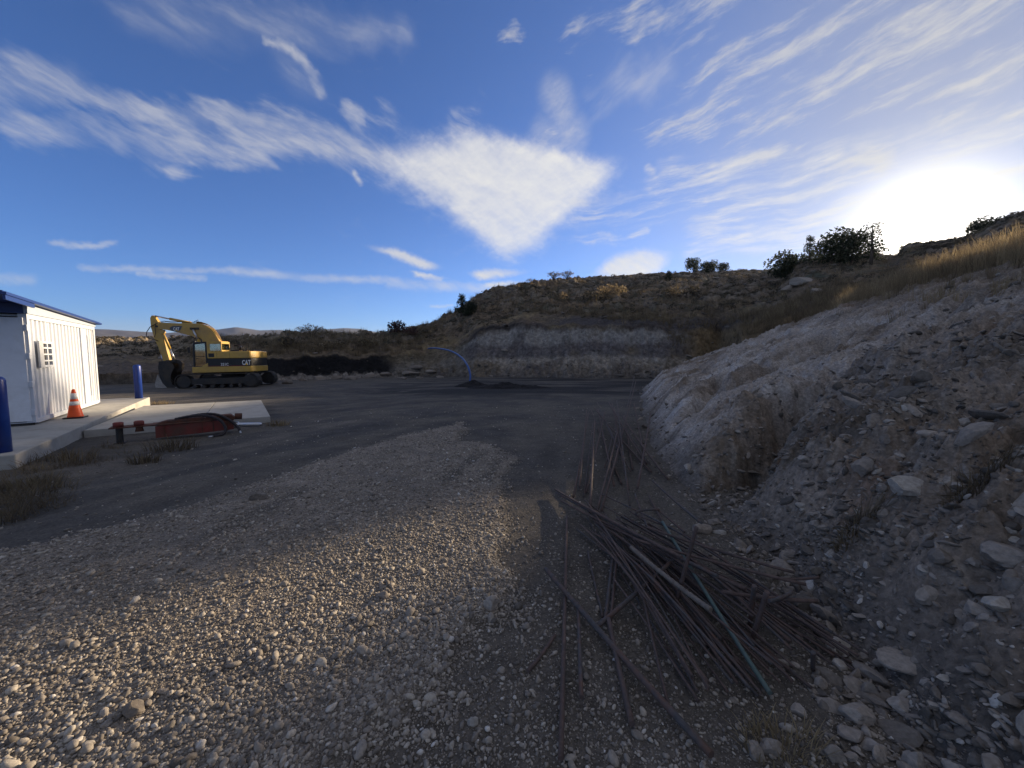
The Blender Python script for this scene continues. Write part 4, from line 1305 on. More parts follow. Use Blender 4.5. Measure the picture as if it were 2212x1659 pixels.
    boom = MB().prism(out, yb0, yb1, 'y').build('boom', M_YEL, root, .02)
    # plate faces standing a little proud, as weld lines
    decal = [C(478, 372), C(520, 345), C(650, 346), C(625, 400), C(560, 424), C(500, 405)]
    MB().prism(decal, yb1 + .002, yb1 + .006, 'y').build('decal', M_DECALG, boom)
    def face(u, z, y): return Matrix(((-1, 0, 0, u), (0, 0, 1, y), (0, 1, 0, z), (0, 0, 0, 1)))
    def logo(cx, cy, h, y, parent, sq=1.0):
        u, z = C(cx, cy, y)
        o = text_mesh('lettering', 'CAT', h / .69, M_LETTER, parent, face(u, z, y), .004, sq, h * .03)
        s = h * .36
        MB().prism([(u + s * .75, z - h * .5), (u - s * .75, z - h * .5), (u, z + h * .02)], y + .0045, y + .007, 'y').build('logo_triangle', M_AMBER, parent)
        return o
    logo(570, 387, .20, yb1 + .009, boom, .62)
    logo(1500, 832, .30, YN - .006, root, .60)
    u, z = C(1212, 856, YN)
    text_mesh('model_number', '321C', .17 / .69, M_LETTER, root, face(u, z, YN - .006), .004, .86, .003)
    u, z = C(1280, 859, YN)
    text_mesh('model_suffix', 'LCR', .07 / .69, M_DECALG, root, face(u, z, YN - .006), .004, 1.0, .001)
    # hydraulic lines along the boom's back
    for k in range(5):
        off = 5 + 4 * k
        pts = [C(1150 - off, 560 - off), C(1100 - off * .6, 462 - off), C(1040, 388 - off * 1.2), C(965, 335 - off), C(890, 312 - off), C(800 + 6 * k, 304 - off * .8)]
        MB().tube([(q[0], yb0 + .06 + .06 * k + .01 * math.sin(9 * q[0]), q[1] + .01 * math.sin(14 * q[0] + k)) for q in pts], .022, 6).build('hydraulic_line', M_RUST if k % 2 else M_YEL, boom, 0, True)
    for k in range(2):
        pts = [C(800, 300), C(640, 297 - 4 * k), C(470, 290 + 8 * k), C(400, 283 + 6 * k), C(330, 300), C(290, 330)]
        MB().tube([(q[0], yb1 - .06 - .2 * k, q[1] + .03) for q in pts], .018, 6).build('hydraulic_line', M_DARK, boom, 0, True)
    MB().tube([(*C(790, 292), .0), (*C(845, 262), .0), (*C(853, 305), .0)] and [(C(790, 292)[0], .0, C(790, 292)[1]), (C(845, 262)[0], .0, C(845, 262)[1]), (C(853, 306)[0], .0, C(853, 306)[1])], .02, 6).build('hose_guide', M_BLACK, boom)
    # stick cylinder on top
    def cyl(a, b, frac, r0, r1, y, parent, matb=M_YEL):
        A, B = C(*a), C(*b)
        A = Vector((A[0], y, A[1])); B = Vector((B[0], y, B[1])); Mx = A.lerp(B, frac)
        c = MB().tube([A, Mx], r0, 14).build('cylinder', matb, parent, 0, True)
        MB().tube([Mx, B], r1, 12).build('piston_rod', M_CHROME, c, 0, True)
    cyl((740, 300), (255, 208), .58, .085, .05, -.09, boom, M_YEL)
    MB().prism([C(765, 315), C(640, 318), C(620, 292), C(735, 280)], -.16, -.02, 'y').build('cylinder_bracket', M_YEL, boom, .02)
    for y in (yb0 - .12, yb1 + .10): cyl((985, 760), (800, 385), .62, .09, .055, y, boom)
    MB().tube([(C(800, 382)[0], yb0 - .2, C(800, 382)[1]), (C(800, 382)[0], yb1 + .2, C(800, 382)[1])], .06, 12).build('pin', M_DARK, boom)
    MB().box(C(845, 0)[0], C(720, 0)[0], yb1 + .002, yb1 + .03, C(0, 398)[1], C(0, 368)[1]).build('valve_block', M_DARK, boom, .01)
    # stick
    st = [C(212, 235), C(232, 203), C(262, 205), C(318, 285), C(330, 345), C(378, 470), C(420, 620), C(470, 790), C(462, 830), C(395, 830), C(335, 660), C(265, 500), C(222, 360)]
    stick = MB().prism(st, -.22, .04, 'y').build('stick', M_YEL, root, .02)
    MB().tube([(C(312, 350)[0], -.30, C(312, 350)[1]), (C(312, 350)[0], .14, C(312, 350)[1])], .07, 14).build('pin', M_DARK, stick)
    cyl((365, 405), (538, 795), .62, .075, .048, .0, stick); cyl((300, 610), (362, 828), .5, .05, .045, -.19, stick)
    MB().prism([C(340, 400), C(395, 395), C(408, 440), C(365, 455)], -.12, .10, 'y').build('cylinder_bracket', M_YEL, stick, .01)
    pts = [C(300, 318), C(225, 355), C(180, 420), C(172, 470), C(205, 510), C(270, 520), C(330, 545)]
    MB().tube([(q[0], .10, q[1]) for q in pts], .022, 6).build('hydraulic_hose', M_HOSE, stick, 0, True)
    pts = [C(305, 300), C(290, 370), C(298, 440), C(285, 490), C(250, 490)]
    MB().tube([(q[0], .12, q[1]) for q in pts], .018, 6).build('hydraulic_hose', M_HOSE, stick, 0, True)
    # linkage and bucket, curled in
    m = MB(); m.prism([C(500, 830), C(545, 785), C(610, 800), C(642, 840), C(622, 930), C(565, 965), C(560, 930), C(598, 900), C(600, 850), C(560, 830), C(520, 850)], -.20, .02, 'y')
    m.prism([C(420, 800), C(560, 790), C(555, 830), C(420, 850)], -.24, .06, 'y'); m.build('bucket_linkage', M_DARK, root, .01)
    prof_out = [C(385, 815), C(375, 900), C(395, 1010), C(430, 1090), C(490, 1160), C(545, 1180), C(600, 1165)]
    prof_in = [C(600, 1145), C(560, 1120), C(540, 1060), C(545, 980), C(585, 900), C(570, 850), C(480, 805)]
    m = MB()
    ring = prof_out + prof_in
    m.prism(ring, -.62, -.58, 'y'); m.prism(ring, .40, .44, 'y')
    n = len(prof_out)
    th = .03
    for i in range(n - 1):
        a, b = prof_out[i], prof_out[i + 1]
        m.prism([a, b, (b[0] - th, b[1] + .0), (a[0] - th, a[1])], -.58, .40, 'y')
    bk = m.build('bucket', M_DARK, root, .006)
    MB().prism([C(368, 985), C(335, 1120), C(345, 1160), C(395, 1190), C(545, 1183), C(500, 1165), C(440, 1105), C(400, 1030)], -.60, .46, 'y').build('bucket_lip', M_PALE, bk, .008)
    for k in range(5):
        y = -.56 + k * .235
        MB().prism([C(540, 1180), C(612, 1150), C(616, 1160), C(545, 1192)], y, y + .08, 'y').build('bucket_tooth', M_PALE, bk, .004)


# ------------------------------------------------------------------ pipe and spoil heap
def build_pipe():
    z0 = float(ground_z(np.float64(-2.76), np.float64(24.3)))
    P = [(at_depth(1013, 835, 24.2)), at_depth(1016, 812, 24.7), at_depth(1009, 788, 26.0), at_depth(993, 769, 28.5), at_depth(970, 757, 31.8), at_depth(940, 752, 37.0), at_depth(925, 753, 39.0)]
    fine = []
    for i in range(len(P) - 1):
        a, b, c, d = P[max(i - 1, 0)], P[i], P[i + 1], P[min(i + 2, len(P) - 1)]
        for s in range(8):
            t = s / 8
            fine.append(.5 * ((2 * b) + (c - a) * t + (2 * a - 5 * b + 4 * c - d) * t * t + (3 * b - a - 3 * c + d) * t ** 3))
    fine.append(P[-1])
    o = MB().tube(fine, .066, 12).build('water_pipe', M_PIPE, None, 0, True)
    tag(o, 'bright blue plastic pipe curving from the dark heap up into the quarry face', 'pipe')


def blob_heap(name, cx, cy, rx, ry, h, seed, label):
    n, k = 72, 40
    th = np.linspace(0, 2 * np.pi, n, endpoint=False); rr = np.linspace(0, 1, k) ** .8
    T, Q = np.meshgrid(th, rr)
    x = cx + rx * Q * np.cos(T); y = cy + ry * Q * np.sin(T)
    prof = np.clip(1 - Q, 0, 1) ** .9
    z = ground_z(x, y) - .05 + .05 * np.clip(1.0 - Q * .2, 0, 1) + h * prof * (1 + .55 * fbm(x * .8 + seed, y * .8, 4, seed)) + .06 * fbm(x * 4, y * 4, 3, seed + 1) * np.clip(prof * 4, 0, 1)
    z = np.where(Q > .98, ground_z(x, y) - .08, z)
    V = np.stack([x.ravel(), y.ravel(), z.ravel()], 1)
    i = np.arange(n * k).reshape(k, n)
    j = np.roll(i, -1, axis=1)
    F = np.stack([i[:-1], j[:-1], j[1:], i[1:]], -1).reshape(-1, 4)
    c = np.ones((len(V), 3)) * np.array([.022, .021, .022]) * (1 + .6 * fbm(V[:, 0] * 3, V[:, 1] * 3, 3, seed + 4))[:, None]
    o = mesh_np(name, V, F, M_COAL, {'soil': ('FLOAT_COLOR', np.clip(c, .006, 1))})
    tag(o, label, 'dirt heap')


def build_heaps():
    blob_heap('dirt_heap', -2.45, 23.6, 1.15, .8, .42, 5, 'black dirt heap round the foot of the blue pipe')
    blob_heap('dirt_heap', -.2, 22.4, 2.6, .8, .30, 9, 'long low black dirt heap right of the pipe foot')


build_concrete()
build_container()
build_bollards()
build_cone()
build_breaker()
build_excavator()
build_pipe()
build_heaps()

# ------------------------------------------------------------------ rebar
def crop_v(cx, cy):
    """close-up position on the rod pile -> photo view position"""
    return (1550 + cx / 1.4373) * .72005, (1150 + cy / 1.4373) * .72005


def rod(p, q, r, mat, name, label, group, sag=0.0, mids=(), rib=False):
    pts = [Vector(p)] + [Vector(m) for m in mids] + [Vector(q)]
    fine = []
    n = len(pts)
    for i in range(n - 1):
        a, b, c, d = pts[max(i - 1, 0)], pts[i], pts[i + 1], pts[min(i + 2, n - 1)]
        k = 6 if not rib else 44
        for s in range(k):
            t = s / k
            v = .5 * ((2 * b) + (c - a) * t + (2 * a - 5 * b + 4 * c - d) * t * t + (3 * b - a - 3 * c + d) * t ** 3)
            g = (i + t) / (n - 1)
            v.z -= sag * 4 * g * (1 - g)
            fine.append(v)
    fine.append(pts[-1])
    rr = [r * ((1.14 if i % 2 else .90) if rib else 1) for i in range(len(fine))]
    o = MB().tube(fine, rr, 8).build(name, mat, None, 0, True)
    tag(o, label, 'metal rod', group)
    return o


def build_rebar():
    G1, G2, G3 = 'rods of the near tangle along the bank foot', 'rods of the far bundle on the track', 'rods lying loose beside the tangle'
    def gp(c, lift):
        h = hit(*crop_v(*c)); h.z += lift; return h
    rd = [
        ((217, 588), (190, 1655), .012, M_BAR, 'long straight brown rod lying apart at the left of the tangle', G3, .02, .02, False),
        ((265, 975), (279, 1390), .011, M_BAR2, 'short dark straight rod just right of the long brown rod', G3, .03, .03, False),
        ((125, 838), (838, 1659), .016, M_BAR2, 'thick grey rod slanting from the track down to the lower edge', G3, .05, .04, False),
        ((340, 1085), (700, 830), .014, M_BAR2, 'dark rod reaching left out from under the near tangle', G3, .03, .16, False),
        ((395, 1060), (497, 1500), .014, M_BAR, 'brown rod between the thick grey rod and the pale stones', G3, .05, .02, False),
        ((165, 1100), (48, 1255), .010, M_BAR, 'short rusty rod piece at the far left of the tangle', G3, .01, .01, False),
        ((308, 740), (372, 1030), .008, M_BAR2, 'thin bent rod standing off the left flank of the tangle', G3, .02, .02, False),
        ((432, 770), (405, 1050), .010, M_BAR, 'brown rod crossing the left flank of the tangle', G3, .06, .03, False),
        ((412, 800), (382, 1050), .012, M_BAR2, 'grey rod beside the brown one on the left flank', G3, .05, .03, False),
        ((625, 735), (1090, 1392), .012, M_BAR3, 'pale green coated rod across the middle of the tangle', G1, .26, .05, False),
        ((490, 825), (830, 1150), .015, M_BAR4, 'pale rod with bold ribs on top of the tangle', G1, .20, .22, True),
        ((585, 440), (790, 790), .011, M_BAR2, 'long grey rod leaning up onto the clay bank', G1, .05, .34, False),
        ((570, 500), (647, 642), .010, M_BAR, 'short rod on the rubble behind the tangle', G3, .03, .03, False),
        ((510, 500), (566, 660), .011, M_BAR2, 'grey rod poking out behind the top of the tangle', G3, .05, .06, False),
        ((165, 480), (705, 930), .012, M_BAR, 'long rusty rod jutting furthest left from the tangle top', G1, .05, .28, False),
        ((190, 530), (980, 1060), .011, M_BAR, 'rusty rod just below the one jutting furthest left', G1, .05, .24, False),
        ((170, 490), (860, 1010), .011, M_BAR2, 'dark rod beside the one jutting furthest left', G1, .04, .26, False),
        ((1080, 1085), (1180, 1040), .011, M_BAR2, 'short dark cross piece low on the right of the tangle', G1, .20, .20, False),
        ((1110, 918), (1300, 906), .009, M_BAR, 'thin rod pointing right onto the bank from the tangle', G1, .12, .10, False),
        ((880, 1040), (1290, 1055), .012, M_BAR, 'rod lying crosswise over the right part of the tangle', G1, .20, .16, False),
        ((535, 960), (662, 1450), .008, M_BAR, 'thin rusty rod hanging off the lower left of the tangle', G1, .12, .02, False),
        ((500, 805), (1240, 1020), .010, M_BAR, 'rusty rod fanned out lowest to the right over the tangle', G1, .24, .22, False),
        ((560, 760), (1190, 960), .010, M_BAR, 'rusty rod fanned out to the right across the tangle', G1, .26, .22, False),
    ]
    for a, b, r, m, lb, g, la, lb2, rib in rd:
        rod(gp(a, la + r), gp(b, lb2 + r), r, m, 'steel_rod', lb, g, .012, (), rib)
    # pieces standing up out of the pile
    for a, b, r, m, lb in (((680, 985), (775, 620), .012, M_BAR, 'rusty rod standing propped up out of the tangle'),
                           ((1005, 1060), (1025, 872), .013, M_BAR2, 'left one of two short stub rods standing in the tangle'),
                           ((1015, 1122), (1080, 898), .013, M_BAR, 'right one of two short stub rods standing in the tangle'),
                           ((1275, 1250), (1279, 1160), .010, M_BAR2, 'small grey stub rod standing at the lower right of the tangle')):
        p = gp(a, .02)
        x, y, dz = pix(*crop_v(*b))
        q = Vector((x, y, dz)) * ((p.y - .10) / y); q.z += CAM_Z
        rod(p, q, r, m, 'steel_rod', lb, G1, 0)
    # bent hook
    p, q = gp((510, 700), .28), gp((615, 700), .30)
    rod(p, gp((720, 780), .26), .010, M_BAR2, 'steel_rod', 'dark rod bent to a hook at the top of the tangle', G1, 0, (p + Vector((.03, .0, .03)), q + Vector((-.03, 0, .02)), q))
    # the rest of the tangle
    T0, T1 = Vector((250, 545)), Vector((470, 545))
    B0, B1 = Vector((810, 1420)), Vector((1500, 1250))
    N = 62
    for i in range(N):
        u = rng.random(); w = min(1, max(0, u + rng.gauss(0, .30)))
        a = T0.lerp(T1, u) + Vector((rng.uniform(-20, 20), rng.uniform(-40, 110)))
        b = B0.lerp(B1, w) + Vector((rng.uniform(-40, 30), rng.uniform(-60, 40)))
        s0 = rng.choice([0, 0, 0, .1, .2, .32]) + rng.uniform(0, .08)
        s1 = 1 - rng.choice([0, 0, .05, .12, .25])
        A, B = a.lerp(b, s0), a.lerp(b, s1)
        base = .015 + .22 * (i / N)
        hA = base * (0.35 + .6 * (1 - abs(2 * s0 - 1))) ; hB = base * rng.uniform(.25, .6)
        r = rng.choice([.005, .006, .006, .007, .0075, .0085, .010])
        p, q = gp((A.x, A.y), hA + .01), gp((B.x, B.y), hB + .01)
        mid = p.lerp(q, .5) + Vector((rng.uniform(-.025, .025), rng.uniform(-.025, .025), 0))
        # keep the middle above the land
        mz = land_z(mid.x, mid.y) + base * .8 + r
        mid.z = max(mid.z, mz)
        rod(p, q, r, rng.choice([M_BAR, M_BAR, M_BAR, M_BAR2, M_BAR2]), 'steel_rod', 'rusty steel rod in the dense middle of the near tangle', G1, 0, (mid,))
    far = [((320, 135), (452, 442)), ((345, 150), (490, 400)), ((335, 160), (580, 395)), ((512, 62), (365, 582)), ((505, 80), (430, 300)), ((505, 140), (547, 300)), ((420, 140), (482, 482)), ((430, 160), (488, 545)),
           ((575, 212), (520, 480)), ((310, 172), (245, 512)), ((328, 200), (290, 500)), ((335, 255), (315, 582)), ((432, 285), (338, 600)), ((470, 232), (575, 372)), ((450, 240), (650, 430)), ((380, 180), (300, 480)),
           ((360, 150), (450, 330)), ((395, 170), (560, 360)), ((410, 150), (470, 420)), ((440, 150), (380, 380)), ((465, 165), (500, 380)), ((300, 200), (270, 470)), ((485, 150), (410, 420)), ((350, 140), (420, 470))]
    for i, (a, b) in enumerate(far):
        p, q = gp(a, .16 + .42 * ((i * 37) % 10) / 10 + (.5 if a[1] < 100 else 0)), gp(b, .03 + .06 * ((i * 13) % 5) / 5)
        rod(p, q, (.013, .010, .015)[i % 3], (M_BAR, M_BAR2, M_BAR)[i % 3], 'steel_rod', 'thin rusty rod in the far bundle at the bend of the bank', G2, .03)


# ------------------------------------------------------------------ stones
def rock_mesh(seed, sub=3, flat=(1, 1, 1), cuts=9, rough=.10):
    bm = bmesh.new(); bmesh.ops.create_icosphere(bm, subdivisions=sub, radius=1.0)
    r = np.random.default_rng(seed)
    V = np.array([v.co[:] for v in bm.verts])
    F = np.array([[v.index for v in f.verts] for f in bm.faces]); bm.free()
    for _ in range(cuts):
        n = r.normal(size=3); n /= np.linalg.norm(n); h = r.uniform(.55, .9)
        d = V @ n - h
        V = V - np.outer(np.clip(d, 0, None), n) * .97
    nz = fbm(V[:, 0] * 1.7 + seed, V[:, 1] * 1.7 + V[:, 2] * 1.3, 4, seed) * .6 + .5 * fbm(V[:, 2] * 3.1, V[:, 0] * 3.1 + V[:, 1] * 1.1, 3, seed + 5)
    V = V * (1 + rough * nz)[:, None] * np.array(flat)
    return V, F


def build_rocks():
    # (photo x, y, width in view px, height ratio, tint, label)
    RK = [
        (560, 1070, 42, .55, .30, 'dark concrete lump on the gravel below the red hammer'),
        (618, 1180, 24, .6, .55, 'small grey stone on the gravel, left of the middle'),
        (824, 1283, 36, .6, .62, 'grey lump at the edge of the sunlit gravel'),
        (1060, 1297, 46, .85, .86, 'pale rough chunk at the right edge of the gravel'),
        (1022, 1555, 32, .8, .95, 'white chunk at the bottom of the gravel'),
        (292, 1525, 72, .40, .34, 'long grey stone in the sunlit gravel at lower left'),
        (355, 1491, 26, .6, .84, 'tan stone beside the long grey one'),
        (961, 1139, 14, .6, .80, 'tan pebble alone high on the gravel'),
        (886, 1480, 20, .6, .6, 'rounded stone on the shaded gravel above the white chunk'),
        (1010, 1610, 26, .6, .5, 'brown stone by the bottom edge, left of the long rod'),
        (1657, 1230, 44, 1.2, .72, 'flat upright stone on the clay above the rods'),
        (2005, 1281, 52, .8, .74, 'big tan block stuck in the bank at right'),
        (1816, 1388, 52, .62, .90, 'smooth yellow oval stone right of the rods'),
        (1773, 1471, 32, .9, .76, 'upright tan stone below the end of the rods'),
        (1849, 1534, 84, .65, .82, 'largest pale boulder at the foot of the bank'),
        (1838, 1580, 60, .6, .74, 'tan slab just below the largest pale boulder'),
        (1633, 1614, 46, 1.0, .70, 'left one of two split grey stones at the bottom'),
        (1667, 1606, 56, .9, .72, 'right one of two split grey stones at the bottom'),
        (1800, 1624, 50, .9, .66, 'rounded brown stone at the bottom edge'),
        (1836, 1632, 38, .7, .72, 'small tan stone next to the rounded brown one'),
        (1900, 1626, 38, .9, .70, 'tan stone at the bottom, left of the cone shaped one'),
        (1974, 1636, 54, 1.2, .72, 'cone shaped stone at the bottom right'),
        (1946, 1517, 78, .45, .85, 'pale wedge slab right of the largest boulder'),
        (1951, 1425, 108, .36, .80, 'broad ledge slab sticking out of the bank foot'),
        (2170, 1186, 130, .36, .74, 'long tan ledge slab at the right edge'),
        (2107, 1310, 58, .6, .80, 'pinkish stone beside the white folded one'),
        (2157, 1300, 70, .55, .98, 'white folded stone low on the right'),
        (1727, 1530, 44, .6, .84, 'pale stone left of the largest boulder'),
        (1689, 1432, 36, .6, .80, 'pale chip between the rods and the bank'),
        (1874, 1484, 44, 1.0, .55, 'dull stone wedged under the bank foot'),
        (2101, 1210, 30, .7, .82, 'pale stone left of the long ledge slab'),
        (2078, 912, 46, .55, .92, 'bright tan stone high on the bank, alone'),
        (2004, 937, 44, .4, .84, 'left one of a pair of flat stones on the upper bank'),
        (2038, 939, 30, .7, .84, 'right one of a pair of flat stones on the upper bank'),
        (1740, 990, 30, .5, .86, 'flat pale stone on the clay above the gully'),
        (1864, 1003, 50, 1.0, .62, 'tall brown stone in the dark soil of the bank'),
        (1955, 1043, 88, .5, .95, 'big whitish stone in the middle of the bank'),
        (1799, 1038, 26, .6, .84, 'small pale stone left of the tall brown one'),
        (1906, 1108, 30, .9, .78, 'tan stone below the big whitish one'),
        (1762, 1130, 36, .6, .70, 'left one of a pair of grey stones under the dark soil'),
        (1783, 1139, 34, .6, .68, 'right one of a pair of grey stones under the dark soil'),
        (2072, 1046, 44, .3, .97, 'thin white stone right of the big whitish one'),
        (2142, 646, 36, .3, .88, 'pale slab high on the slope at right'),
        (1919, 908, 30, .4, .85, 'slender flat stone above the middle of the bank'),
        (2182, 1143, 26, .7, .96, 'yellowish white stone above the long ledge slab'),
        (1512, 1135, 52, .7, .72, 'pinkish boulder at the foot of the hollow'),
        (1545, 1125, 30, .6, .66, 'grey boulder touching the pinkish one'),
        (1735, 605, 60, .4, .85, 'white flat outcrop on the far slope left of the sun'),
        (1705, 622, 44, .4, .80, 'lower white outcrop on the far slope'),
        (1765, 628, 40, .4, .78, 'white outcrop nearest the bank rim'),
    ]
    for i, (vx, vy, w, hr, tint, lb) in enumerate(RK):
        h = hit(vx, vy + w * hr * .35)
        s = w / px_m(h) * .5
        V, F = rock_mesh(300 + i, 4, (1, rng.uniform(.7, 1), 1), 20, .13)
        V = V * np.array([s, s * .85, s * hr * 1.15])
        a = rng.uniform(-.5, .5)
        c, sn = math.cos(a), math.sin(a)
        V = np.stack([V[:, 0] * c - V[:, 1] * sn, V[:, 0] * sn + V[:, 1] * c, V[:, 2]], 1)
        # a top with a slight dip, set into the soil
        V[:, 2] += s * hr * .28
        o = mesh_np('rock', V, F, M_RUB, {'tint': ('FLOAT', np.clip(tint * .80 + .05 * fbm(V[:, 0] * 9 / max(s, .05) * .1, V[:, 1] * 9, 2, i), 0, 1))}, False)
        o.location = h
        tag(o, lb, 'rock', 'larger stones lying about the pit')
    # broken slabs along the foot of the far face
    SL = [(835, 806, 40, .35), (885, 803, 60, .25), (900, 790, 46, .4), (868, 815, 30, .5), (930, 800, 36, .45), (800, 808, 36, .7), (760, 812, 44, .6), (728, 812, 36, .6), (690, 813, 40, .6), (655, 817, 30, .7), (620, 822, 34, .7), (592, 822, 26, .8), (905, 815, 26, .5), (950, 812, 24, .5)]
    for i, (vx, vy, w, hr) in enumerate(SL):
        h = hit(vx, vy + w * hr * .3); s = w / px_m(h) * .5
        V, F = rock_mesh(500 + i, 3, (1, .8, 1), 16, .2)
        V = V * np.array([s * .8, s * .6, s * hr * .7]); V[:, 2] += s * hr * .12
        o = mesh_np('rock', V, F, M_RUB, {'tint': ('FLOAT', np.full(len(V), .30 + .25 * rng.random()))}, False)
        o.location = h
        tag(o, 'pale broken block in the row along the foot of the coal face', 'rock', 'blocks along the foot of the coal face')


def scatter(name, protos, P, S, mat, tint, smooth=False, tilt=.5, normal_up=False):
    """one mesh of many small pieces: protos [(V, F)], P positions, S (n,3) scales"""
    n = len(P)
    r = nrg
    kind = r.integers(0, len(protos), n)
    out_v, out_f, out_t = [], [], []
    off = 0
    for k, (V, F) in enumerate(protos):
        idx = np.nonzero(kind == k)[0]
        if not len(idx): continue
        a = r.uniform(0, 2 * np.pi, len(idx)); b = r.normal(0, tilt, len(idx)); c = r.normal(0, tilt, len(idx))
        ca, sa, cb, sb, cc, sc = np.cos(a), np.sin(a), np.cos(b), np.sin(b), np.cos(c), np.sin(c)
        W = V[None] * S[idx][:, None, :]
        x, y, z = W[..., 0], W[..., 1], W[..., 2]
        y, z = y * cb[:, None] - z * sb[:, None], y * sb[:, None] + z * cb[:, None]
        x, z = x * cc[:, None] + z * sc[:, None], -x * sc[:, None] + z * cc[:, None]
        x, y = x * ca[:, None] - y * sa[:, None], x * sa[:, None] + y * ca[:, None]
        W = np.stack([x, y, z], -1) + P[idx][:, None, :]
        out_v.append(W.reshape(-1, 3))
        out_f.append((F[None] + (np.arange(len(idx)) * len(V))[:, None, None] + off).reshape(-1, F.shape[1]))
        out_t.append(np.repeat(tint[idx], len(V)))
        off += len(idx) * len(V)
    return mesh_np(name, np.concatenate(out_v), np.concatenate(out_f), mat, {'tint': ('FLOAT', np.concatenate(out_t))}, smooth)


def build_pebbles():
    r = nrg
    prot = [rock_mesh(700 + k, 1, (1, .8, .62), 5, .10) for k in range(8)]
    prot2 = [rock_mesh(720 + k, 2, (1, .8, .62), 5, .12) for k in range(6)]
    # candidates in polar bands so that their number follows what the eye resolves
    def cand(n, r0, r1, a0=-64, a1=64):
        rr = r0 * (r1 / r0) ** r.random(n); a = np.radians(r.uniform(a0, a1, n))
        return rr * np.sin(a), rr * np.cos(a), rr
    x, y, rr = cand(300000, .85, 14.0)
    gs = poly_sd(x, y, GRAVEL_W) + .30 * fbm(x * 2.2, y * 2.2, 4, 115, .6)
    thin = sstep(.5, -.1, fbm((x * .83 - y * .55) * .25, (x * .55 + y * .83) * 1.4, 3, 117))
    keep = (r.random(len(x)) < np.clip(sstep(-.18, .15, gs), .0, 1) * (.30 + .70 * thin) * (1 - .45 * sstep(-1.0, -3.0, x) * sstep(3.0, 5.0, y))) & (bank_d(x, y) < -.15)
    # a thin sprinkling on the dirt, thicker near the viewer at lower right
    lim = sstep(3.4, 1.6, np.hypot(x - .9, y - 1.0))
    keep |= (r.random(len(x)) < .03 + .08 * lim) & (bank_d(x, y) < .1) & (x > -7)
    x, y, rr = x[keep], y[keep], rr[keep]
    z = land(x, y)[0]
    s = np.exp(r.normal(math.log(.0074), .46, len(x))) * np.clip(.75 + rr * .09, .75, 1.7)
    s = np.clip(s, .004, .034)
    S = np.stack([s * r.uniform(.8, 1.35, len(s)), s * r.uniform(.8, 1.2, len(s)), s * r.uniform(.7, 1.1, len(s))], 1)
    P = np.stack([x, y, z + s * .25], 1)
    t = np.clip(r.beta(2.2, 2.6, len(s)) + .10 * r.normal(size=len(s)), 0, 1)
    near = rr < 2.6
    o = scatter('gravel', prot, P[~near], S[~near], M_PEB, t[~near], True, .35); tag(o, kind='stuff')
    o = scatter('gravel', prot2, P[near], S[near], M_PEB, t[near], True, .35); tag(o, kind='stuff')
    # fines between the stones
    x, y, rr = cand(170000, .85, 5.0)
    gs = poly_sd(x, y, GRAVEL_W) + .30 * fbm(x * 2.2, y * 2.2, 4, 115, .6)
    keep = ((gs > -.05) | (r.random(len(x)) < .35)) & (bank_d(x, y) < .1)
    x, y, rr = x[keep], y[keep], rr[keep]
    z = land(x, y)[0]
    s = np.exp(r.normal(math.log(.0036), .35, len(x)))
    S = np.stack([s * r.uniform(.8, 1.4, len(s)), s, s * r.uniform(.6, 1, len(s))], 1)
    o = scatter('gravel', prot, np.stack([x, y, z + s * .3], 1), S, M_PEB, np.clip(r.beta(1.8, 3.0, len(s)), 0, 1), True, .4); tag(o, kind='stuff')
    # rubble of the bank: many angular chips
    x, y, rr = cand(150000, 1.2, 26.0, -5, 66)
    d = bank_d(x, y)
    dens = sstep(-.5, .3, d) * (.05 + .75 * sstep(7.0, 3.2, y - .25 * (x - 2)) + .30 * sstep(7.5, 10, d) + .35 * sstep(.9, .1, d)) * (.35 + .65 * sstep(-.25, .35, fbm(x * .9, y * .9, 3, 801)))
    keep = (r.random(len(x)) < np.clip(dens, 0, 1) * .55) & (d > -.6)
    x, y, rr = x[keep], y[keep], rr[keep]
    z, zone, dd, seg = land(x, y)
    s = np.exp(r.normal(math.log(.012), .62, len(x))) * np.clip(.8 + rr * .10, .8, 2.6); s = np.clip(s, .004, .11)
    S = np.stack([s * r.uniform(.9, 1.6, len(s)), s * r.uniform(.7, 1.2, len(s)), s * r.uniform(.35, .9, len(s))], 1)
    ang = [rock_mesh(740 + k, 2, (1, .8, .7), 12, .08) for k in range(8)]
    t = np.clip(r.beta(2.0, 3.0, len(s)), 0, 1)
    o = scatter('rubble', ang, np.stack([x, y, z + s * .15], 1), S, M_RUB, t, False, .45); tag(o, kind='stuff')
    # blocks and chips on the hill and along the foot of the faces
    x, y, rr = cand(60000, 26, 120, -58, 56)
    z, zone, dd, seg = land(x, y)
    dens = (zone == 2) * (.30 * sstep(2.4, 3.2, seg) * sstep(-.1, .35, fbm(x * .12, y * .12, 3, 811)) + .30 * sstep(.9, .1, seg) + .05)
    keep = r.random(len(x)) < dens
    x, y, z, rr = x[keep], y[keep], z[keep], rr[keep]
    s = np.clip(np.exp(r.normal(math.log(.0022), .55, len(x))) * rr, .03, .8)
    S = np.stack([s * r.uniform(.9, 1.7, len(s)), s * r.uniform(.8, 1.2, len(s)), s * r.uniform(.35, .8, len(s))], 1)
    o = scatter('rubble', ang, np.stack([x, y, z + s * .1], 1), S, M_RUB, np.clip(r.beta(3, 3, len(s)) * .62, 0, 1), False, .2); tag(o, kind='stuff')


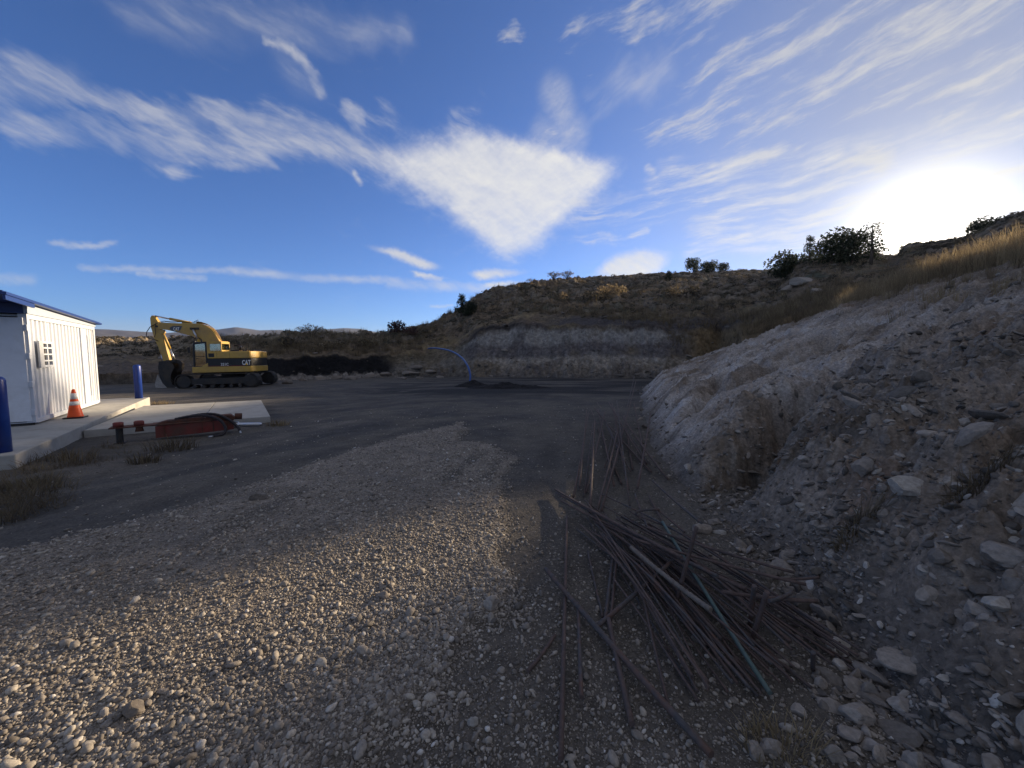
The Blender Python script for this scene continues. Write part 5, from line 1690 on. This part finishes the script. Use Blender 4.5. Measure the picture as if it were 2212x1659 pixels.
# ------------------------------------------------------------------ plants
def blades(n, h, spread, seed, lean=.35, w=.006):
    """a tuft: n curved blades as thin strips"""
    r = np.random.default_rng(seed)
    V, F = [], []
    for i in range(n):
        a = r.uniform(0, 2 * np.pi); q = spread * r.random() ** .6
        bx, by = q * math.cos(a), q * math.sin(a)
        l = h * r.uniform(.55, 1.1); ln = lean * r.uniform(.2, 1.0) + q / max(spread, 1e-3) * .15
        b = a + r.normal(0, .6)
        dx, dy = math.cos(b), math.sin(b); px, py = -dy, dx
        k = len(V)
        for t in (0, .4, .75, 1.0):
            ox = ln * l * t * t
            ww = w * (1 - t * .8)
            for sg in (-1, 1):
                V.append((bx + dx * ox + px * ww * sg, by + dy * ox + py * ww * sg, l * t * (1 - .12 * t * ln)))
        for s in range(3): F.append((k + 2 * s, k + 2 * s + 1, k + 2 * s + 3, k + 2 * s + 2))
    return np.array(V), np.array(F)


def leafball(n, r_leaf, seed, flat=.8, hollow=.45, twigs=6):
    """a low bush: leaf-sized faces spread through an uneven volume"""
    r = np.random.default_rng(seed)
    V, F = [], []
    lob = r.normal(size=(5, 3)); lob /= np.linalg.norm(lob, axis=1)[:, None]
    for i in range(n):
        d = r.normal(size=3); d /= np.linalg.norm(d); d[2] = abs(d[2]) * 1.0 - .1
        q = (hollow + (1 - hollow) * r.random() ** .7) * (.72 + .38 * max(0, (lob @ d).max()))
        c = d * q * np.array([1, 1, flat])
        u = r.normal(size=3); u /= np.linalg.norm(u); v = np.cross(u, r.normal(size=3)); v /= np.linalg.norm(v)
        s = r_leaf * r.uniform(.6, 1.4)
        k = len(V)
        V += [c - u * s, c + v * s * .45, c + u * s, c - v * s * .45]
        F.append((k, k + 1, k + 2, k + 3))
    return np.array(V), np.array(F)


def build_grass():
    r = nrg
    tufts = [blades(16, 1.0, .22, 900 + k, .45, .012) for k in range(6)]
    def cand(n, r0, r1, a0, a1):
        rr = r0 * (r1 / r0) ** r.random(n); a = np.radians(r.uniform(a0, a1, n))
        return rr * np.sin(a), rr * np.cos(a), rr
    # long grass on the rim of the bank, under the sun
    x, y, rr = cand(24000, 9, 40, 24, 66)
    z, zone, d, seg = land(x, y)
    az = np.degrees(np.arctan2(x, y))
    dens = sstep(7.4, 10.2, d + 1.2 * fbm(x * .3, y * .3, 3, 901)) * (zone == 1) * (.35 + .65 * sstep(-.3, .3, fbm(x * .45, y * .45, 3, 903))) * sstep(30, 42, az)
    dens = np.maximum(dens, .16 * sstep(4.5, 7.0, d) * (zone == 1) * sstep(30, 42, az) * sstep(-.1, .3, fbm(x * .5, y * .5, 3, 908)))
    keep = r.random(len(x)) < dens * .85
    hgt = r.uniform(.35, 1.0, keep.sum())
    hgt = hgt * (.45 + .55 * sstep(6.5, 9.5, d[keep]))
    P = np.stack([x, y, z - .02], 1)[keep]
    o = scatter('rim_grass', tufts, P, np.stack([hgt * .9, hgt * .9, hgt], 1), M_GRASS, np.clip(r.normal(.55, .22, len(P)), 0, 1), False, .10); tag(o, kind='stuff')
    # tan grass in the draw behind the bank and along the slope above the faces
    x, y, rr = cand(26000, 27, 105, -40, 46)
    z, zone, d, seg = land(x, y)
    az = np.degrees(np.arctan2(x, y))
    dens = (zone == 2) * (.9 * sstep(2.05, 2.35, seg) * sstep(3.2, 2.7, seg) * sstep(-.05, .3, fbm(x * .10, y * .10, 3, 905) + .12) + .9 * sstep(20, 24, az) * sstep(1.0, 1.6, seg) * sstep(2.6, 2.1, seg)
                          + .22 * sstep(2.8, 3.3, seg) + .5 * sstep(-9, -12, az) * sstep(2.0, 2.2, seg) * sstep(4.1, 3.6, seg))
    keep = r.random(len(x)) < dens
    hgt = r.uniform(.30, .85, keep.sum())
    P = np.stack([x, y, z - .03], 1)[keep]
    big = [blades(14, 1.0, .35, 920 + k, .5, .022) for k in range(5)]
    o = scatter('hill_grass', big, P, np.stack([hgt * 1.2, hgt * 1.2, hgt], 1), M_GRASS, np.clip(r.normal(.34, .20, len(P)), 0, 1), False, .12); tag(o, kind='stuff')
    # sagebrush cover of the hill: far too many to count
    x, y, rr = cand(24000, 36, 135, -58, 56)
    z, zone, d, seg = land(x, y)
    az = np.degrees(np.arctan2(x, y))
    dens = (zone == 2) * sstep(2.1, 2.9, seg) * (.24 + .55 * sstep(-.1, .35, fbm(x * .09, y * .09, 3, 907)))
    dens = dens * np.where(az < -30, 1.2, 1)
    dens = dens * (1 - sstep(42.6, 43.0, az) * sstep(44.9, 44.5, az) * (seg > 3.3))     # bare gap in the skyline
    keep = r.random(len(x)) < dens
    x, y, z, rr = x[keep], y[keep], z[keep], rr[keep]
    s = np.clip(np.exp(r.normal(math.log(.0050), .45, len(x))) * rr, .12, .75)
    bush = [leafball(42, .20, 940 + k, .75) for k in range(6)]
    o = scatter('sagebrush', bush, np.stack([x, y, z], 1), np.stack([s, s, s * r.uniform(.7, 1.1, len(s))], 1), M_BRUSH, np.clip(r.normal(.36, .17, len(x)), 0, 1), False, .08); tag(o, kind='stuff')
    # weeds beside the walkway and the hammer
    x, y, rr = cand(9000, 4, 12, -58, -25)
    dist = (x * .824 + y * .566) + 3.2         # metres out from the walkway's edge
    dens = sstep(.0, .15, dist) * sstep(1.5, .3, dist + .5 * fbm(x, y, 3, 909)) * sstep(-.15, .3, fbm(x * 1.2, y * 1.2, 3, 911)) * (y < 9.0)
    keep = r.random(len(x)) < dens * .8
    x, y = x[keep], y[keep]
    z = land(x, y)[0]
    hgt = r.uniform(.05, .17, len(x))
    wd = [blades(18, 1.0, .6, 960 + k, 1.0, .018) for k in range(5)]
    o = scatter('dry_weeds', wd, np.stack([x, y, z - .01], 1), np.stack([hgt * 1.5, hgt * 1.5, hgt], 1), M_GRASS, np.clip(r.normal(.18, .2, len(x)), 0, 1), False, .3); tag(o, kind='stuff')


def tuft_things():
    """weeds one can tell apart"""
    for (vx, vy, w, h, t, lb, nm) in ((370, 962, 110, 34, .06, 'dark green weed clump in front of the red hammer', 'weed_clump'), (310, 992, 70, 26, .10, 'smaller weed clump below the dark green one', 'weed_clump'),
                                      (70, 1045, 150, 32, .30, 'tan dead weed mat at the left edge below the walkway', 'weed_clump'), (150, 985, 120, 26, .22, 'brown weed clump along the walkway edge', 'weed_clump'), (600, 915, 50, 14, .55, 'dry tan grass tuft at the pad corner', 'grass_tuft'),
                                      (345, 870, 60, 10, .6, 'dry tan grass strip between walkway end and pad', 'grass_tuft'), (1690, 1600, 200, 60, .72, 'tan dead weed with tangled stems among the bottom stones', 'weed_clump'),
                                      (1850, 1130, 90, 50, .2, 'dark grass hanging on the bank by the whitish stone', 'grass_tuft'), (2110, 1040, 120, 60, .12, 'dark grass patch high on the bank at right', 'grass_tuft')):
        b = hit(vx, vy + h * .3)
        k = px_m(b)
        W, H = w / k, h / k
        V, F = blades(150, H, W * .5, int(vx + vy), 1.1, .004 if b.y < 5 else .010)
        V[:, 1] *= .5
        zz = land(V[:, 0] + b.x, V[:, 1] + b.y)[0] - b.z
        V[:, 2] += zz - .01
        o = mesh_np(nm, V, F, M_GRASS, {'tint': ('FLOAT', np.clip(t + .15 * np.repeat(nrg.normal(size=len(V) // 8), 8), 0, 1))}, False)
        o.location = b
        tag(o, lb, 'weeds' if nm == 'weed_clump' else 'grass')


def crown(cl, n_leaf, rleaf, seed):
    """leaf faces in clumps; cl: (x, y, z, r)"""
    r = np.random.default_rng(seed)
    V, F, T = [], [], []
    for (cx, cy, cz, cr) in cl:
        m = max(12, int(n_leaf * cr ** 2))
        d = r.normal(size=(m, 3)); d /= np.linalg.norm(d, axis=1)[:, None]
        q = cr * (.35 + .75 * r.random(m) ** .6)
        c = d * q[:, None] + np.array([cx, cy, cz])
        u = r.normal(size=(m, 3)); u /= np.linalg.norm(u, axis=1)[:, None]
        v = np.cross(u, r.normal(size=(m, 3))); v /= np.linalg.norm(v, axis=1)[:, None]
        s = (rleaf * r.uniform(.6, 1.5, m))[:, None]
        k = sum(len(a) for a in V)
        V.append(np.stack([c - u * s, c + v * s * .5, c + u * s, c - v * s * .5], 1).reshape(-1, 3))
        F.append((np.arange(m * 4).reshape(m, 4)) + k)
        T.append(np.repeat(np.clip(r.normal(.45 + .2 * r.normal(), .18, m), 0, 1), 4))
    return np.concatenate(V), np.concatenate(F), np.concatenate(T)


def tree(name, base, H, W, seed, label, cat, group, mat, shape='round', leaf=.10, dens=150, gaps=1.0):
    r = random.Random(seed)
    root = empty(name, base)
    tag(root, label, cat, group)
    m = MB()
    lean = r.uniform(-.12, .12)
    top = Vector((lean * H, r.uniform(-.1, .1) * H, H * .86))
    tp = [Vector((0, 0, -.25)), Vector((lean * H * .25, 0, H * .3)), top * .72 + Vector((0, 0, 0)), top]
    m.tube(tp, [min(H * .036, W * .05), min(H * .028, W * .038), min(H * .016, W * .02), H * .003], 8)
    cl = []
    nb = 15 if shape != 'sparse' else 12
    for i in range(nb):
        t = .14 + .80 * (i + .5) / nb
        c = tp[0].lerp(top, t)
        a = i * 2.4 + r.uniform(-.4, .4)
        if shape == 'cone': rad = W * .5 * (1.05 - t) ** .8
        elif shape == 'round': rad = W * .5 * math.sqrt(max(.05, 1 - ((t - .5) / .56) ** 2))
        else: rad = W * .5 * r.uniform(.55, 1.0) * (1.15 - .5 * t)
        l = rad * r.uniform(.45, .85)
        e = c + Vector((math.cos(a) * l, math.sin(a) * l, r.uniform(.02, .10) * H))
        m.tube([c, c.lerp(e, .5) + Vector((0, 0, -.02 * H)), e], [H * .012, H * .008, H * .003], 5)
        cr = max(.16 * W, rad * r.uniform(.34, .58)) * gaps
        cl.append((e.x, e.y, e.z, cr))
        if r.random() < .7: cl.append((c.x + math.cos(a + 1) * l * .5, c.y + math.sin(a + 1) * l * .5, c.z + r.uniform(0, .08) * H, cr * .75))
    m.build('trunk', M_TRUNK, root, 0, True)
    V, F, T = crown(cl, dens / (W * .3) ** 2 * 1.9, leaf, seed)
    mesh_np('crown', V, F, mat, {'tint': ('FLOAT', T)}, False, root)


def build_trees():
    G = 'junipers along the skyline'
    TR = [  # photo: x of trunk, base y, top y, width, kind
        (1704, 562, 517, 64, 'round', 'left round juniper of the group beside the sun'),
        (1748, 565, 510, 32, 'cone', 'narrow juniper in the gap of the group beside the sun'),
        (1795, 570, 512, 74, 'round', 'broad dark juniper in the middle of the group beside the sun'),
        (1840, 572, 506, 60, 'round', 'rounded juniper touching the broad dark one'),
        (1882, 570, 483, 66, 'sparse', 'tallest see-through juniper right against the sun'),
        (1445, 588, 566, 22, 'cone', 'small pointed juniper alone on the middle skyline'),
        (1498, 588, 560, 30, 'round', 'small round juniper on the middle skyline'),
        (1532, 586, 570, 34, 'round', 'low spreading juniper right of the small round one'),
        (1562, 584, 571, 24, 'round', 'lowest juniper before the skyline rises to the group'),
        (996, 684, 638, 34, 'cone', 'dark juniper under the rock ledge at the hill end'),
        (1014, 682, 652, 26, 'round', 'lower juniper leaning against the dark one under the ledge'),
        (2130, 478, 463, 60, 'round', 'dark shrub crown on the knoll at the far right'),
    ]
    for i, (vx, vb, vt, w, shp, lb) in enumerate(TR):
        b = hit(vx, vb)
        # stand on the crest if the ray slipped past it
        if b.length > 145 or (1670 < vx < 1900 and b.length > 74):
            x, y, dz = pix(vx, vb); l = math.hypot(x, y); q = 71 if vx > 1670 else 90; b = Vector((x / l * q, y / l * q, 0)); b.z = land_z(b.x, b.y)
        k = px_m(b)
        H = max((vb - vt) / k, .6) * 1.12; W = w / k * 1.1
        tree('juniper_tree', b, H, W, 60 + i, lb, 'tree', G, M_JUNI, shp, W * .038, 120 if shp != 'sparse' else 70, 1.0 if shp != 'sparse' else .8)
    # shrubs on the skyline and below
    SH = [(672, 728, 702, 66, M_TWIG, 'pale leafless bush against the sky left of the pipe', 'twiggy'), (860, 720, 692, 40, M_REDLEAF, 'reddish round-leaved bush on the saddle skyline', 'leafy'), (886, 722, 708, 30, M_REDLEAF, 'low reddish bush right of the round-leaved one', 'leafy'),
          (1196, 606, 588, 34, M_TWIG, 'left grey twig bush on the ledge skyline', 'twiggy'), (1226, 604, 586, 36, M_TWIG, 'right grey twig bush on the ledge skyline', 'twiggy'), (1150, 612, 602, 30, M_TWIG, 'tan twig bush at the ledge step', 'twiggy'),
          (1322, 634, 618, 56, M_GRASS, 'orange tan bush on the slope below the skyline', 'leafy'), (1235, 650, 634, 120, M_GRASS, 'long tan grass mound on the slope above the face', 'leafy'), (1375, 614, 604, 30, M_TWIG, 'pale standing weeds right of the orange bush', 'twiggy'),
          (1300, 650, 632, 90, M_BRUSH, 'dark brown brush below the orange bush', 'leafy'), (1470, 640, 622, 70, M_BRUSH, 'dark brush patch under the middle junipers', 'leafy'), (620, 748, 730, 60, M_BRUSH, 'dark brush on the berm left of the coal band', 'leafy'),
          (720, 752, 736, 44, M_GRASS, 'yellow weeds on the berm above the coal band', 'leafy'), (800, 748, 730, 44, M_GRASS, 'yellow weeds right on the berm above the coal band', 'leafy'), (460, 745, 732, 60, M_BRUSH, 'dark brush on the slope behind the excavator', 'leafy')]
    for i, (vx, vb, vt, w, mt, lb, kind) in enumerate(SH):
        b = hit(vx, vb); k = px_m(b); H = (vb - vt) / k; W = w / k
        root = empty('shrub', b); tag(root, lb, 'shrub', 'shrubs one can tell apart on the slopes')
        m = MB()
        r = random.Random(i + 500)
        n = 26 if kind == 'twiggy' else 9
        ends = []
        for j in range(n):
            a = r.uniform(0, 6.28); q = r.random() ** .5
            e = Vector((math.cos(a) * W * .5 * q, math.sin(a) * W * .3 * q, H * (1.0 - .35 * q * q) * r.uniform(.75, 1.05)))
            mid = e * .5 + Vector((0, 0, H * .12))
            m.tube([(e.x * .05, e.y * .05, -.1), mid, e], [H * .02, H * .014, H * .006], 4); ends.append(e)
            if kind == 'twiggy':
                for s in range(3):
                    f = mid.lerp(e, r.uniform(.1, .9)); g = f + Vector((r.uniform(-.1, .1) * W, r.uniform(-.1, .1) * W, H * r.uniform(.1, .25)))
                    m.tube([f, g], [H * .010, H * .004], 3)
        m.build('stem', M_TRUNK, root)
        V, F, T = crown([(e.x, e.y, e.z * (.9 if kind == 'twiggy' else .6), (.11 if kind == 'twiggy' else .30) * min(W, H * 2)) for e in ends], 60 / max(min(W, H * 2) * .3, .2) ** 2 * (.35 if kind == 'twiggy' else 1), min(W, H * 2) * (.030 if kind == 'twiggy' else .06), 700 + i)
        mesh_np('foliage', V, F, mt, {'tint': ('FLOAT', T)}, False, root)


def build_railing():
    a, b = hit(2076, 523), hit(2122, 486)
    k = px_m(b)
    root = empty('pipe_railing', b); tag(root, 'thin metal railing on the skyline beside the knoll at the far right', 'railing')
    P = [at_depth(2073, 491, b.y), at_depth(2128, 480, b.y)]
    MB().tube([P[0] - b, P[1] - b], .035, 6).build('rail', M_DARK, root)
    for vx, v0 in ((2103, 486),):
        t = at_depth(vx, v0, b.y) - b
        MB().tube([t + Vector((0, 0, -1.6)), t], .04, 6).build('post', M_DARK, root)
    t = at_depth(2062, 503, b.y)
    g = Vector((t.x, t.y, min(land_z(t.x, t.y), t.z - 1.0)))
    o = MB().tube([g - Vector((0, 0, .2)), t], .035, 6).build('marker_post', M_WOODPOST)
    tag(o, 'thin single post on the skyline left of the metal railing', 'post')


build_rebar()
build_rocks()
build_pebbles()
build_grass()
tuft_things()
build_trees()
build_railing()

# ------------------------------------------------------------------ air
def build_haze():
    m = bpy.data.materials.new('haze'); m.use_nodes = True
    nt = m.node_tree; nt.nodes.clear()
    v = nt.nodes.new('ShaderNodeVolumePrincipled')
    v.inputs['Color'].default_value = (.60, .72, 1.0, 1)
    v.inputs['Density'].default_value = .00005
    v.inputs['Anisotropy'].default_value = .5
    o = nt.nodes.new('ShaderNodeOutputMaterial')
    nt.links.new(v.outputs[0], o.inputs['Volume'])
    h = MB().box(-7200, 7200, -7200, 7200, -12, 460).build('haze', m)
    tag(h, kind='stuff')


build_haze()
